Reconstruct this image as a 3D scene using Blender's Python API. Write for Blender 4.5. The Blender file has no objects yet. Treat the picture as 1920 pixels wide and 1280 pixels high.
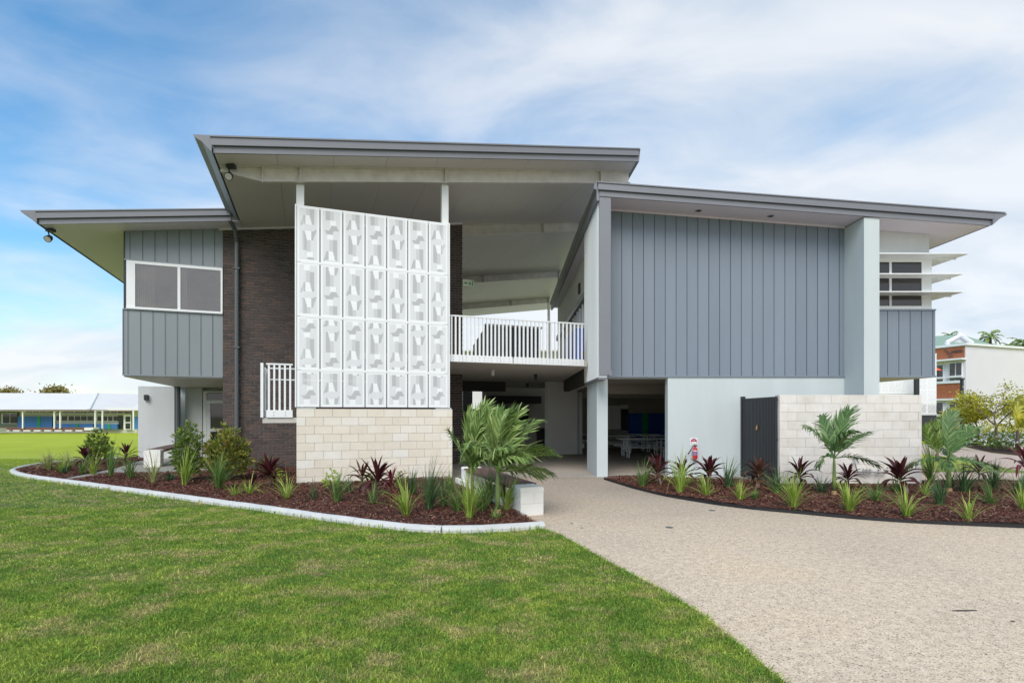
import bpy, bmesh, math, random
import numpy as np
from mathutils import Vector, Matrix
R = math.radians
random.seed(7); rng = np.random.default_rng(7)
scene = bpy.context.scene
C = scene.collection

# ---------------------------------------------------------------- camera, sky, sun, exposure
EYE, F, CX, HY = 1.66, 1000.0, 952.0, 777.0
cam = bpy.data.cameras.new('camera'); cam_o = bpy.data.objects.new('camera', cam); C.objects.link(cam_o)
cam.sensor_width = 36; cam.lens = 36 * F / 1920; cam.clip_end = 3000; cam.clip_start = .05
cam.shift_x = (960 - CX) / 1920; cam.shift_y = (HY - 640) / 1920
cam_o.location = (0, 0, EYE); cam_o.rotation_euler = (R(90), 0, 0)
scene.camera = cam_o

SUN_EL, SUN_AZ = 46, 193          # azimuth clockwise from +Y: behind the camera, a little to the left
w = bpy.data.worlds.new('World'); scene.world = w; w.use_nodes = True
nt = w.node_tree; nt.nodes.clear(); N = nt.nodes.new; L = nt.links.new
out = N('ShaderNodeOutputWorld'); bg = N('ShaderNodeBackground'); bg.inputs[1].default_value = .079
sky = N('ShaderNodeTexSky'); sky.sky_type = 'NISHITA'; sky.sun_disc = False
sky.sun_elevation = R(SUN_EL); sky.sun_rotation = R(SUN_AZ); sky.air_density = 1.0; sky.dust_density = .6; sky.ozone_density = 1.2
tc = N('ShaderNodeTexCoord'); sep = N('ShaderNodeSeparateXYZ'); L(tc.outputs['Generated'], sep.inputs[0])
def wm(op, a, b=None, cl=False):
    n = N('ShaderNodeMath'); n.operation = op; n.use_clamp = cl
    for i, s in enumerate([a, b]):
        if s is None: continue
        if isinstance(s, (int, float)): n.inputs[i].default_value = s
        else: L(s, n.inputs[i])
    return n.outputs[0]
zz = wm('ADD', wm('MAXIMUM', sep.outputs[2], 0.0), .22)
comb = N('ShaderNodeCombineXYZ'); L(wm('DIVIDE', sep.outputs[0], zz), comb.inputs[0]); L(wm('DIVIDE', sep.outputs[1], zz), comb.inputs[1])
mp = N('ShaderNodeMapping'); mp.inputs['Rotation'].default_value = (0, 0, R(-28)); mp.inputs['Scale'].default_value = (.7, 1.1, 1); mp.inputs['Location'].default_value = (3.1, 1.7, 0)
L(comb.outputs[0], mp.inputs[0])
n1 = N('ShaderNodeTexNoise'); n1.inputs['Scale'].default_value = .95; n1.inputs['Detail'].default_value = 9; n1.inputs['Roughness'].default_value = .5; n1.inputs['Distortion'].default_value = .6
L(mp.outputs[0], n1.inputs['Vector'])
n2 = N('ShaderNodeTexNoise'); n2.inputs['Scale'].default_value = 2.6; n2.inputs['Detail'].default_value = 8; n2.inputs['Roughness'].default_value = .52; n2.inputs['Distortion'].default_value = .5
L(mp.outputs[0], n2.inputs['Vector'])
# cover grows towards the horizon and towards the right of the view (an approaching cloud bank), wraps smoothly all round
cov = wm('ADD', wm('MULTIPLY', n1.outputs[0], .72), wm('MULTIPLY', n2.outputs[0], .28))
cov = wm('ADD', cov, wm('MULTIPLY', wm('SUBTRACT', .62, sep.outputs[2]), .42))
cov = wm('ADD', cov, wm('MULTIPLY', sep.outputs[0], .23))
cr = N('ShaderNodeMapRange'); cr.interpolation_type = 'SMOOTHSTEP'; cr.inputs['From Min'].default_value = .33; cr.inputs['From Max'].default_value = .68; cr.inputs['To Max'].default_value = .93
L(cov, cr.inputs['Value'])
cc = N('ShaderNodeValToRGB'); L(n2.outputs[0], cc.inputs[0])
cc.color_ramp.elements[0].position = .3; cc.color_ramp.elements[0].color = (4.1, 4.75, 5.5, 1)
cc.color_ramp.elements[1].position = .62; cc.color_ramp.elements[1].color = (5.9, 6.05, 6.3, 1)
hs = N('ShaderNodeHueSaturation'); hs.inputs['Hue'].default_value = .491; hs.inputs['Saturation'].default_value = 1.34; hs.inputs['Value'].default_value = 1.42; L(sky.outputs[0], hs.inputs['Color'])
mx = N('ShaderNodeMixRGB'); L(cr.outputs[0], mx.inputs[0]); L(hs.outputs[0], mx.inputs[1]); L(cc.outputs[0], mx.inputs[2])
L(mx.outputs[0], bg.inputs[0]); L(bg.outputs[0], out.inputs[0])

sl = bpy.data.lights.new('sun', 'SUN'); sl.energy = 1.45; sl.angle = R(40); sl.color = (1, .955, .89)
so = bpy.data.objects.new('sun', sl); C.objects.link(so)
sd = Vector((math.sin(R(SUN_AZ)) * math.cos(R(SUN_EL)), math.cos(R(SUN_AZ)) * math.cos(R(SUN_EL)), math.sin(R(SUN_EL))))
so.rotation_euler = (-sd).to_track_quat('-Z', 'Y').to_euler(); so.location = sd * 60
scene.view_settings.view_transform = 'Standard'; scene.view_settings.look = 'None'
scene.view_settings.exposure = .98; scene.view_settings.gamma = 1; scene.view_settings.use_curve_mapping = False
scene.render.engine = 'CYCLES'
scene.cycles.max_bounces = 8; scene.cycles.transparent_max_bounces = 16

# ---------------------------------------------------------------- helpers
def G(px, py, z=0.0):                     # photograph pixel -> point on the ground at height z
    Y = (EYE - z) * F / (py - HY); return Vector(((px - CX) / F * Y, Y, z))
TH = R(20); cT, sT = math.cos(TH), math.sin(TH)
def LW(u, v, z=0.0): return Vector((u * cT - v * sT, u * sT + v * cT, z))
def ID(x, y, z=0.0): return Vector((x, y, z))
def U(px, v):                             # along-facade coordinate of a column of the photo on plane v
    k = (px - CX) / F; t = v / (-sT * k + cT); return t * (cT * k + sT)
def UY(px, v): k = (px - CX) / F; return v / (-sT * k + cT)
def UZ(px, py, v): return EYE + (HY - py) / F * UY(px, v)
def sm(a, b, x): t = min(1, max(0, (x - a) / (b - a))); return t * t * (3 - 2 * t)
def hgt(x, y): return -.4 * sm(24, 58, y)

class MB:
    def __init__(s, T=ID): s.v = []; s.f = []; s.m = []; s.T = T
    def add(s, vs, fs, m=0):
        b = len(s.v); s.v += [s.T(*p) for p in vs]
        for f in fs: s.f.append([b + i for i in f]); s.m.append(m)
        return s
    def box(s, a0, a1, b0, b1, z0, z1, m=0): return s.sbox(a0, a1, b0, b1, z0, z0, z1, z1, m)
    def sbox(s, a0, a1, b0, b1, z0, z0b, z1, z1b, m=0):     # bottom/top heights at a0 and at a1
        vs = [(a0, b0, z0), (a1, b0, z0b), (a1, b1, z0b), (a0, b1, z0), (a0, b0, z1), (a1, b0, z1b), (a1, b1, z1b), (a0, b1, z1)]
        return s.add(vs, [(3, 2, 1, 0), (4, 5, 6, 7), (0, 1, 5, 4), (1, 2, 6, 5), (2, 3, 7, 6), (3, 0, 4, 7)], m)
    def prism(s, poly, d0, d1, axis='v', m=0):
        n = len(poly)
        if axis == 'v': vs = [(p[0], d0, p[1]) for p in poly] + [(p[0], d1, p[1]) for p in poly]
        elif axis == 'u': vs = [(d0, p[0], p[1]) for p in poly] + [(d1, p[0], p[1]) for p in poly]
        else: vs = [(p[0], p[1], d0) for p in poly] + [(p[0], p[1], d1) for p in poly]
        return s.add(vs, [list(range(n))[::-1], list(range(n, 2 * n))] + [(i, (i + 1) % n, n + (i + 1) % n, n + i) for i in range(n)], m)
    def tube(s, pts, r, n=6, m=0, cap=True):
        pts = [Vector(p) for p in pts]; rs = r if isinstance(r, (list, tuple)) else [r] * len(pts)
        vs = []; fs = []
        for i, p in enumerate(pts):
            t = (pts[min(i + 1, len(pts) - 1)] - pts[max(i - 1, 0)]).normalized()
            a = t.cross(Vector((0, 0, 1)) if abs(t.z) < .9 else Vector((1, 0, 0))).normalized(); b = t.cross(a)
            for k in range(n):
                an = 2 * math.pi * k / n; vs.append(tuple(p + (a * math.cos(an) + b * math.sin(an)) * rs[i]))
        for i in range(len(pts) - 1):
            for k in range(n): fs.append((i * n + k, i * n + (k + 1) % n, (i + 1) * n + (k + 1) % n, (i + 1) * n + k))
        if cap: fs += [tuple(range(n))[::-1], tuple(range((len(pts) - 1) * n, len(pts) * n))]
        return s.add(vs, fs, m)
    def lathe(s, c, prof, n=16, m=0):
        vs = []; fs = []
        for (r, z) in prof:
            for k in range(n): a = 2 * math.pi * k / n; vs.append((c[0] + r * math.cos(a), c[1] + r * math.sin(a), c[2] + z))
        for i in range(len(prof) - 1):
            for k in range(n): fs.append((i * n + k, i * n + (k + 1) % n, (i + 1) * n + (k + 1) % n, (i + 1) * n + k))
        fs += [tuple(range(n))[::-1], tuple(range((len(prof) - 1) * n, len(prof) * n))]
        return s.add(vs, fs, m)

def topof(o):
    while o.parent: o = o.parent
    return o
def mkmesh(name, mb, mats, off=Vector((0, 0, 0)), smooth=False):
    me = bpy.data.meshes.new(name)
    me.from_pydata([tuple(p - off) for p in mb.v], [], mb.f)
    for m in (mats if isinstance(mats, list) else [mats]): me.materials.append(m)
    if isinstance(mats, list) and len(mats) > 1: me.polygons.foreach_set('material_index', mb.m)
    if smooth: me.polygons.foreach_set('use_smooth', [True] * len(me.polygons))
    me.update(); return me
def tag(o, label=None, cat=None, group=None, kind=None):
    if label: o['label'] = label
    if cat: o['category'] = cat
    if group: o['group'] = group
    if kind: o['kind'] = kind
    return o
def thing(name, loc, label, cat, group=None):
    o = bpy.data.objects.new(name, None); o.empty_display_size = .2; C.objects.link(o); o.location = loc
    return tag(o, label, cat, group)
def part(name, mb, mats, parent, label=None, kind=None, smooth=False):
    o = bpy.data.objects.new(name, mkmesh(name, mb, mats, Vector(topof(parent).location), smooth)); C.objects.link(o); o.parent = parent
    return tag(o, label, kind=kind)
def solo(name, mb, mats, loc, label=None, cat=None, group=None, kind=None, smooth=False):
    o = bpy.data.objects.new(name, mkmesh(name, mb, mats, Vector(loc), smooth)); C.objects.link(o); o.location = loc
    return tag(o, label, cat, group, kind)
def piece(name, mesh, parent, loc, rz=0, rot=None, sc=None):
    o = bpy.data.objects.new(name, mesh); C.objects.link(o); o.parent = parent
    o.location = Vector(loc) - Vector(topof(parent).location); o.rotation_euler = rot if rot else (0, 0, rz)
    if sc: o.scale = sc
    return o
def bevbox(name, sx, sy, sz, bev, mat):          # centred block with softened edges, shared by alike pieces
    bm = bmesh.new(); bmesh.ops.create_cube(bm, size=1)
    for v in bm.verts: v.co = Vector((v.co.x * sx, v.co.y * sy, v.co.z * sz))
    bmesh.ops.bevel(bm, geom=bm.edges[:], offset=bev, segments=1, affect='EDGES')
    me = bpy.data.meshes.new(name); bm.to_mesh(me); bm.free(); me.materials.append(mat); return me

# ---------------------------------------------------------------- materials
def mat(name, col, rough=.6, var=.0, vscale=3.0, bump=0.0, bscale=40.0, metal=0.0, objvar=0.0, col2=None, spec=.5, island=False, coat=0, detail=5, stretch=None):
    m = bpy.data.materials.new(name); m.use_nodes = True; nt = m.node_tree; b = nt.nodes['Principled BSDF']
    b.inputs['Roughness'].default_value = rough; b.inputs['Metallic'].default_value = metal
    b.inputs['Specular IOR Level'].default_value = spec; b.inputs['Coat Weight'].default_value = coat
    base = nt.nodes.new('ShaderNodeRGB'); base.outputs[0].default_value = (*col, 1); cur = base.outputs[0]
    tc = nt.nodes.new('ShaderNodeTexCoord'); g = nt.nodes.new('ShaderNodeNewGeometry'); src = g.outputs['Position']
    if stretch:
        mp = nt.nodes.new('ShaderNodeMapping'); mp.inputs['Scale'].default_value = stretch; nt.links.new(src, mp.inputs[0]); src = mp.outputs[0]
    if var > 0 or col2:
        n = nt.nodes.new('ShaderNodeTexNoise'); n.inputs['Scale'].default_value = vscale; n.inputs['Detail'].default_value = detail; n.inputs['Roughness'].default_value = .6
        nt.links.new(src, n.inputs['Vector'])
        mr = nt.nodes.new('ShaderNodeMapRange'); mr.inputs['From Min'].default_value = .3; mr.inputs['From Max'].default_value = .7; nt.links.new(n.outputs[0], mr.inputs[0])
        mxn = nt.nodes.new('ShaderNodeMixRGB'); nt.links.new(mr.outputs[0], mxn.inputs[0]); nt.links.new(cur, mxn.inputs[1])
        c2 = col2 if col2 else tuple(c * (1 - var) for c in col); mxn.inputs[2].default_value = (*c2, 1); cur = mxn.outputs[0]
    if objvar > 0:
        oi = nt.nodes.new('ShaderNodeObjectInfo'); r = oi.outputs['Random']
        if island:
            ad = nt.nodes.new('ShaderNodeMath'); ad.operation = 'ADD'; nt.links.new(r, ad.inputs[0]); nt.links.new(g.outputs['Random Per Island'], ad.inputs[1])
            fr = nt.nodes.new('ShaderNodeMath'); fr.operation = 'FRACT'; nt.links.new(ad.outputs[0], fr.inputs[0]); r = fr.outputs[0]
        mr = nt.nodes.new('ShaderNodeMapRange'); mr.inputs['To Min'].default_value = 1 - objvar; mr.inputs['To Max'].default_value = 1 + objvar; nt.links.new(r, mr.inputs[0])
        mu = nt.nodes.new('ShaderNodeVectorMath'); mu.operation = 'SCALE'; nt.links.new(cur, mu.inputs[0]); nt.links.new(mr.outputs[0], mu.inputs['Scale']); cur = mu.outputs[0]
    nt.links.new(cur, b.inputs['Base Color'])
    if bump > 0:
        n = nt.nodes.new('ShaderNodeTexNoise'); n.inputs['Scale'].default_value = bscale; n.inputs['Detail'].default_value = 6; nt.links.new(src, n.inputs['Vector'])
        bp = nt.nodes.new('ShaderNodeBump'); bp.inputs['Strength'].default_value = bump; bp.inputs['Distance'].default_value = .01; nt.links.new(n.outputs[0], bp.inputs['Height']); nt.links.new(bp.outputs[0], b.inputs['Normal'])
    return m
def ramp(m, node_out, stops, inp='Base Color'):
    nt = m.node_tree; r = nt.nodes.new('ShaderNodeValToRGB'); e = r.color_ramp.elements
    while len(e) < len(stops): e.new(.5)
    for k, (p, c) in enumerate(stops): e[k].position = p; e[k].color = (*c, 1)
    nt.links.new(node_out, r.inputs[0])
    if inp: nt.links.new(r.outputs[0], nt.nodes['Principled BSDF'].inputs[inp])
    return r

M = {}
M['white_render'] = mat('white_render', (.68, .70, .69), .85, .09, 2.2, .15, 90, stretch=(1, 1, .18))
M['cool_render'] = mat('cool_render', (.57, .62, .61), .85, .09, 1.6, .15, 90, stretch=(1, 1, .22))
M['white_metal'] = mat('white_metal', (.84, .85, .84), .42, .04, 4)
M['white_roofpaint'] = mat('white_roofpaint', (.70, .69, .66), .8, .06, .4)
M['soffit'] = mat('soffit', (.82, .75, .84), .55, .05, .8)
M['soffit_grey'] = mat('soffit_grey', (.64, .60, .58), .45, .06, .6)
M['galv'] = mat('galvanised_beam', (.78, .73, .68), .45, .22, 3.5, .1, 20, .15)
M['fascia'] = mat('fascia_grey', (.20, .205, .225), .42, .05, 2)
M['clad_left'] = mat('cladding_grey', (.25, .28, .295), .5, .09, 1.6, .12, 9, objvar=.045, stretch=(1, 1, .15))
M['clad_right'] = mat('cladding_blue_grey', (.205, .245, .29), .5, .09, 1.6, .12, 9, objvar=.045, stretch=(1, 1, .15))
M['seam'] = mat('seam_dark', (.035, .04, .05), .7)
M['mortar'] = mat('mortar', (.40, .345, .30), .95, .2, 30, .4, 120)
M['brick'] = mat('dark_brick', (.075, .055, .050), .8, .35, 25, .4, 80)
nt_ = M['brick'].node_tree
oi = nt_.nodes.new('ShaderNodeObjectInfo'); gg = nt_.nodes.new('ShaderNodeNewGeometry')
ad = nt_.nodes.new('ShaderNodeMath'); ad.operation = 'ADD'; nt_.links.new(oi.outputs['Random'], ad.inputs[0]); nt_.links.new(gg.outputs['Random Per Island'], ad.inputs[1])
fr = nt_.nodes.new('ShaderNodeMath'); fr.operation = 'FRACT'; nt_.links.new(ad.outputs[0], fr.inputs[0])
ramp(M['brick'], fr.outputs[0], [(0, (.060, .048, .045)), (.3, (.094, .070, .062)), (.55, (.082, .068, .064)), (.8, (.125, .082, .068)), (1, (.068, .056, .055))])
M['brick_orange'] = mat('orange_brick', (.42, .15, .065), .85, col2=(.30, .09, .04), vscale=9)
M['block'] = mat('cream_block', (.80, .735, .615), .9, col2=(.74, .67, .55), vscale=3.2, bump=.35, bscale=130)
nb_ = M['block'].node_tree; oi_ = nb_.nodes.new('ShaderNodeObjectInfo'); rr = ramp(M['block'], oi_.outputs['Random'], [(0, (.95, .95, .94)), (.45, (1.0, 1.0, 1.0)), (.7, (1.01, 1.025, 1.05)), (1, (1.02, 1.07, 1.15))], None)
mlt = nb_.nodes.new('ShaderNodeMixRGB'); mlt.blend_type = 'MULTIPLY'; mlt.inputs[0].default_value = 1; bb_ = nb_.nodes['Principled BSDF'].inputs['Base Color']; src_ = bb_.links[0].from_socket
nb_.links.new(src_, mlt.inputs[1]); nb_.links.new(rr.outputs[0], mlt.inputs[2]); nb_.links.new(mlt.outputs[0], bb_)
M['block_white'] = mat('white_block', (.77, .735, .68), .9, col2=(.64, .59, .51), vscale=2.1, bump=.35, bscale=130, objvar=.045)
M['block_paint'] = mat('painted_block', (.87, .855, .80), .85, .05, 3, .3, 120, objvar=.03)
M['block_joint'] = mat('block_joint', (.62, .57, .49), .95, .1, 20)
M['glass'] = mat('window_glass', (.06, .055, .055), .03, spec=1.0, metal=.45)
M['glass_tint'] = mat('window_glass_reflective', (.30, .285, .275), .02, spec=1.0, metal=.85, var=.12, vscale=1.3)
gm = bpy.data.materials.new('window_glass_clear'); gm.use_nodes = True; t_ = gm.node_tree; gl = t_.nodes.new('ShaderNodeBsdfGlossy'); gl.inputs['Roughness'].default_value = .015; gl.inputs['Color'].default_value = (.9, .87, .84, 1); tp = t_.nodes.new('ShaderNodeBsdfTransparent'); tp.inputs[0].default_value = (.75, .74, .72, 1); mg = t_.nodes.new('ShaderNodeMixShader'); mg.inputs[0].default_value = .17
wn_ = t_.nodes.new('ShaderNodeTexNoise'); wn_.inputs['Scale'].default_value = 1.6; wn_.inputs['Detail'].default_value = 1; wb_ = t_.nodes.new('ShaderNodeBump'); wb_.inputs['Strength'].default_value = 1; wb_.inputs['Distance'].default_value = .012; wg_ = t_.nodes.new('ShaderNodeNewGeometry'); t_.links.new(wg_.outputs['Position'], wn_.inputs['Vector']); t_.links.new(wn_.outputs[0], wb_.inputs['Height']); t_.links.new(wb_.outputs[0], gl.inputs['Normal'])
t_.links.new(tp.outputs[0], mg.inputs[1]); t_.links.new(gl.outputs[0], mg.inputs[2]); t_.links.new(mg.outputs[0], t_.nodes['Material Output'].inputs[0]); M['glass_see'] = gm
M['curtain'] = mat('curtain_cloth', (.30, .25, .22), .9, .25, 3, stretch=(1, 1, .2)); M['room'] = mat('dim_room', (.115, .085, .068), .9, .75, 1.4)
M['dark'] = mat('dark_metal', (.028, .03, .034), .5)
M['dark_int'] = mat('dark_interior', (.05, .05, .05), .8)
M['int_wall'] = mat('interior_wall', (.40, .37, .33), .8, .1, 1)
M['int_grey'] = mat('interior_grey_wall', (.80, .79, .76), .8, .05, 40, .1, 60)
M['pipe'] = mat('downpipe_grey', (.105, .115, .12), .4)
M['concrete'] = mat('concrete', (.36, .34, .30), .9, .2, 1.2, .25, 60)
M['slab'] = mat('breezeway_concrete', (.42, .37, .31), .75, .25, .9, .15, 60)
M['slab_edge'] = mat('slab_edge', (.58, .55, .50), .8, .15, 5)
M['timber'] = mat('bench_timber', (.17, .095, .075), .6, .35, 8, .3, 30, stretch=(1, .1, 1))
M['red'] = mat('red_paint', (.55, .015, .02), .3, coat=.4)
M['red_dark'] = mat('sign_red', (.42, .01, .05), .4)
M['signwhite'] = mat('sign_white', (.8, .8, .8), .4)
M['black'] = mat('black_rubber', (.012, .012, .013), .6)
M['brass'] = mat('brass', (.75, .45, .15), .3, metal=.9)
M['steel'] = mat('steel', (.55, .55, .55), .3, metal=.8)
M['locker_blue'] = mat('locker_blue', (.008, .075, .36), .4, objvar=.12)
M['far_blue'] = mat('far_locker_blue', (.045, .17, .42), .6, objvar=.05)
M['far_green'] = mat('far_locker_green', (.01, .28, .09), .5)
M['far_wall'] = mat('far_green_wall', (.16, .20, .14), .8, .1, 1)
M['far_cream'] = mat('far_cream', (.62, .62, .55), .8)
M['far_brown'] = mat('far_brown', (.16, .075, .05), .8)
M['roof_green'] = mat('green_roof', (.26, .38, .28), .6, .1, 1)
M['exit'] = mat('exit_sign', (.62, .66, .50), .5)
M['exit_green'] = mat('exit_green', (.12, .30, .12), .5)
M['orange'] = mat('orange_cloth', (.75, .12, .04), .7)
M['whitewall'] = mat('far_white_wall', (.74, .71, .74), .85, .04, .6)
M['soil'] = mat('mulch_soil', (.055, .022, .014), .95, .5, 18, .8, 40)
M['chip'] = mat('mulch_chip', (.10, .04, .028), .8)
n_ = M['chip'].node_tree.nodes.new('ShaderNodeNewGeometry')
ramp(M['chip'], n_.outputs['Random Per Island'], [(0, (.055, .016, .010)), (.45, (.12, .036, .021)), (.8, (.18, .066, .036)), (.93, (.22, .11, .065)), (1, (.38, .26, .18))])
def perf(name, k):
    m = bpy.data.materials.new(name); m.use_nodes = True; nt = m.node_tree; b = nt.nodes['Principled BSDF']
    b.inputs['Base Color'].default_value = (.86, .875, .87, 1); b.inputs['Roughness'].default_value = .45
    if k:
        # perforated sheet: holes far finer than a pixel, so the open area shows what is behind in that proportion
        g = nt.nodes.new('ShaderNodeNewGeometry'); t = nt.nodes.new('ShaderNodeBsdfTransparent'); mx = nt.nodes.new('ShaderNodeMixShader')
        mx.inputs[0].default_value = k
        nt.links.new(b.outputs[0], mx.inputs[1]); nt.links.new(t.outputs[0], mx.inputs[2])
        nt.links.new(mx.outputs[0], nt.nodes['Material Output'].inputs[0])
    return m
PERF = [perf('screen_solid', 0), perf('screen_perforated_light', .17), perf('screen_perforated_mid', .30), perf('screen_perforated_dark', .43)]
def leafmat(name, stops, rough=.5, trans=.25, spec=.4):
    m = bpy.data.materials.new(name); m.use_nodes = True; nt = m.node_tree; b = nt.nodes['Principled BSDF']
    b.inputs['Roughness'].default_value = rough; b.inputs['Specular IOR Level'].default_value = spec
    g = nt.nodes.new('ShaderNodeNewGeometry'); st_ = [(p * .93, tuple(min(.8, c * k_) for c, k_ in zip(cl, (1.65, 1.5, 1.3)))) for p, cl in stops]
    if 'strap' in name: st_ += [(.965, (.42, .36, .16)), (1, (.5, .42, .24))]
    r = ramp(m, g.outputs['Random Per Island'], st_)
    tr = nt.nodes.new('ShaderNodeBsdfTranslucent'); nt.links.new(r.outputs[0], tr.inputs[0]); mx = nt.nodes.new('ShaderNodeMixShader'); mx.inputs[0].default_value = trans
    nt.links.new(b.outputs[0], mx.inputs[1]); nt.links.new(tr.outputs[0], mx.inputs[2]); nt.links.new(mx.outputs[0], nt.nodes['Material Output'].inputs[0])
    return m
M['blade_lime'] = leafmat('strap_leaf_lime', [(0, (.12, .20, .03)), (.6, (.18, .29, .05)), (1, (.34, .40, .12))])
M['blade_green'] = leafmat('strap_leaf_green', [(0, (.05, .11, .03)), (.6, (.09, .17, .05)), (1, (.16, .24, .07))])
M['blade_dark'] = leafmat('strap_leaf_dark', [(0, (.025, .07, .03)), (.6, (.05, .11, .045)), (1, (.10, .17, .08))])
M['blade_pale'] = leafmat('strap_leaf_pale', [(0, (.16, .20, .08)), (.6, (.22, .27, .10)), (1, (.34, .34, .18))])
M['cord'] = leafmat('cordyline_leaf', [(0, (.020, .007, .009)), (.6, (.042, .010, .013)), (1, (.08, .018, .020))], .38, .15)
M['cord_red'] = leafmat('cordyline_leaf_red', [(0, (.05, .008, .014)), (.6, (.09, .012, .022)), (1, (.13, .025, .03))], .38, .2)
M['cord_brown'] = leafmat('cordyline_leaf_brown', [(0, (.04, .016, .012)), (.6, (.07, .028, .018)), (1, (.11, .055, .03))], .45, .2)
M['palm'] = leafmat('palm_leaf', [(0, (.06, .12, .03)), (.35, (.13, .21, .06)), (.8, (.20, .29, .11)), (1, (.33, .42, .20))], .42, .3)
M['palm_dark'] = leafmat('palm_leaf_dark', [(0, (.04, .09, .03)), (.5, (.07, .14, .045)), (1, (.14, .22, .09))], .42, .25)
M['palm_yellow'] = leafmat('palm_leaf_yellow', [(0, (.16, .19, .02)), (.5, (.27, .29, .03)), (1, (.40, .38, .05))], .45, .3)
M['shrub'] = leafmat('shrub_leaf', [(0, (.035, .08, .018)), (.5, (.085, .15, .03)), (1, (.20, .27, .06))], .5, .3)
M['shrub_olive'] = leafmat('shrub_leaf_olive', [(0, (.06, .09, .02)), (.5, (.12, .165, .03)), (.9, (.25, .27, .07)), (1, (.30, .22, .07))], .5, .3)
M['shrub_lime'] = leafmat('shrub_leaf_lime', [(0, (.10, .19, .02)), (.5, (.20, .33, .04)), (1, (.35, .45, .08))], .5, .3)
M['shrub_yellow'] = leafmat('tree_leaf_yellow', [(0, (.12, .16, .02)), (.5, (.26, .29, .03)), (1, (.42, .40, .06))], .5, .3)
M['tree_olive'] = leafmat('far_tree_leaf', [(0, (.10, .10, .04)), (.5, (.17, .16, .06)), (1, (.26, .23, .09))], .6, .2)
M['bark'] = mat('bark', (.16, .12, .09), .9, .4, 15, .5, 40)
M['palm_trunk'] = mat('palm_crownshaft', (.16, .21, .05), .5, col2=(.10, .16, .05), vscale=8)
M['palm_base'] = mat('palm_trunk_base', (.50, .30, .16), .8, .35, 20, .4, 60)
M['flower'] = leafmat('flower_white', [(0, (.75, .75, .6)), (1, (.8, .8, .7))], .6, .3)

# lawn: patches of green and dry turf; shared by the ground sheet and the blades
def lawnmat(name, blades):
    m = bpy.data.materials.new(name); m.use_nodes = True; nt = m.node_tree; b = nt.nodes['Principled BSDF']; b.inputs['Roughness'].default_value = .7; b.inputs['Specular IOR Level'].default_value = .25
    g = nt.nodes.new('ShaderNodeNewGeometry'); l = nt.links.new
    def noise(sc, det=4, rough=.6, st=(1, 1, 0)):
        mp = nt.nodes.new('ShaderNodeMapping'); mp.inputs['Scale'].default_value = st; l(g.outputs['Position'], mp.inputs[0])
        n = nt.nodes.new('ShaderNodeTexNoise'); n.inputs['Scale'].default_value = sc; n.inputs['Detail'].default_value = det; n.inputs['Roughness'].default_value = rough; l(mp.outputs[0], n.inputs['Vector']); return n.outputs[0]
    def mr(x, a, c, d=0, e=1):
        n = nt.nodes.new('ShaderNodeMapRange'); n.interpolation_type = 'SMOOTHSTEP'; l(x, n.inputs[0])
        for k, vv in zip((1, 2, 3, 4), (a, c, d, e)): n.inputs[k].default_value = vv
        return n.outputs[0]
    def mix(f, a, c):
        n = nt.nodes.new('ShaderNodeMixRGB'); l(f, n.inputs[0]) if not isinstance(f, float) else None
        for k, x in ((1, a), (2, c)):
            if isinstance(x, tuple): n.inputs[k].default_value = (*x, 1)
            else: l(x, n.inputs[k])
        return n.outputs[0]
    green = mix(mr(noise(1.7, 7, .68), .36, .62), (.175, .31, .038), (.39, .49, .08))
    green = mix(mr(noise(7, 4), .4, .75), green, (.14, .31, .035))
    dry = mix(mr(noise(9, 3), .3, .7), (.62, .52, .24), (.45, .42, .17))
    pd = noise(1.9, 9, .72, (.9, 1.2, 0))
    col = mix(mr(pd, .47, .65, .06, .9), green, dry)
    if blades:
        r = ramp(m, g.outputs['Random Per Island'], [(0, (.55, .55, .5)), (.5, (.95, 1, .9)), (.85, (1.3, 1.3, 1.2)), (1, (2.1, 1.9, 1.9))], None)
        mu = nt.nodes.new('ShaderNodeMixRGB'); mu.blend_type = 'MULTIPLY'; mu.inputs[0].default_value = 1; l(col, mu.inputs[1]); l(r.outputs[0], mu.inputs[2]); col = mu.outputs[0]
    # the oval beyond the garden turns a brighter, yellower green with distance
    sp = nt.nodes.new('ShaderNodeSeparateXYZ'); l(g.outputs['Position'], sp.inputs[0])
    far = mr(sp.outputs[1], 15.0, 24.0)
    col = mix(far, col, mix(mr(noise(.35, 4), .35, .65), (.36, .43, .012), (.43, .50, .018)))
    if not blades:      # thatch and soil between the blades of the near lawn
        th = nt.nodes.new('ShaderNodeMixRGB'); th.blend_type = 'MULTIPLY'; l(mr(sp.outputs[1], 13.0, 20.0, 1, 0), th.inputs[0]); l(col, th.inputs[1]); th.inputs[2].default_value = (.50, .46, .50, 1); col = th.outputs[0]
    l(col, b.inputs['Base Color'])
    if not blades:
        bp = nt.nodes.new('ShaderNodeBump'); bp.inputs['Strength'].default_value = .8; bp.inputs['Distance'].default_value = .03; l(noise(60, 4), bp.inputs['Height']); l(bp.outputs[0], b.inputs['Normal'])
    else:
        tr = nt.nodes.new('ShaderNodeBsdfTranslucent'); l(col, tr.inputs[0]); mxs = nt.nodes.new('ShaderNodeMixShader'); mxs.inputs[0].default_value = .4
        l(b.outputs[0], mxs.inputs[1]); l(tr.outputs[0], mxs.inputs[2]); l(mxs.outputs[0], nt.nodes['Material Output'].inputs[0])
    return m
M['lawn'] = lawnmat('lawn_ground', False); M['lawn_blades'] = lawnmat('lawn_blades', True)

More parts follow.
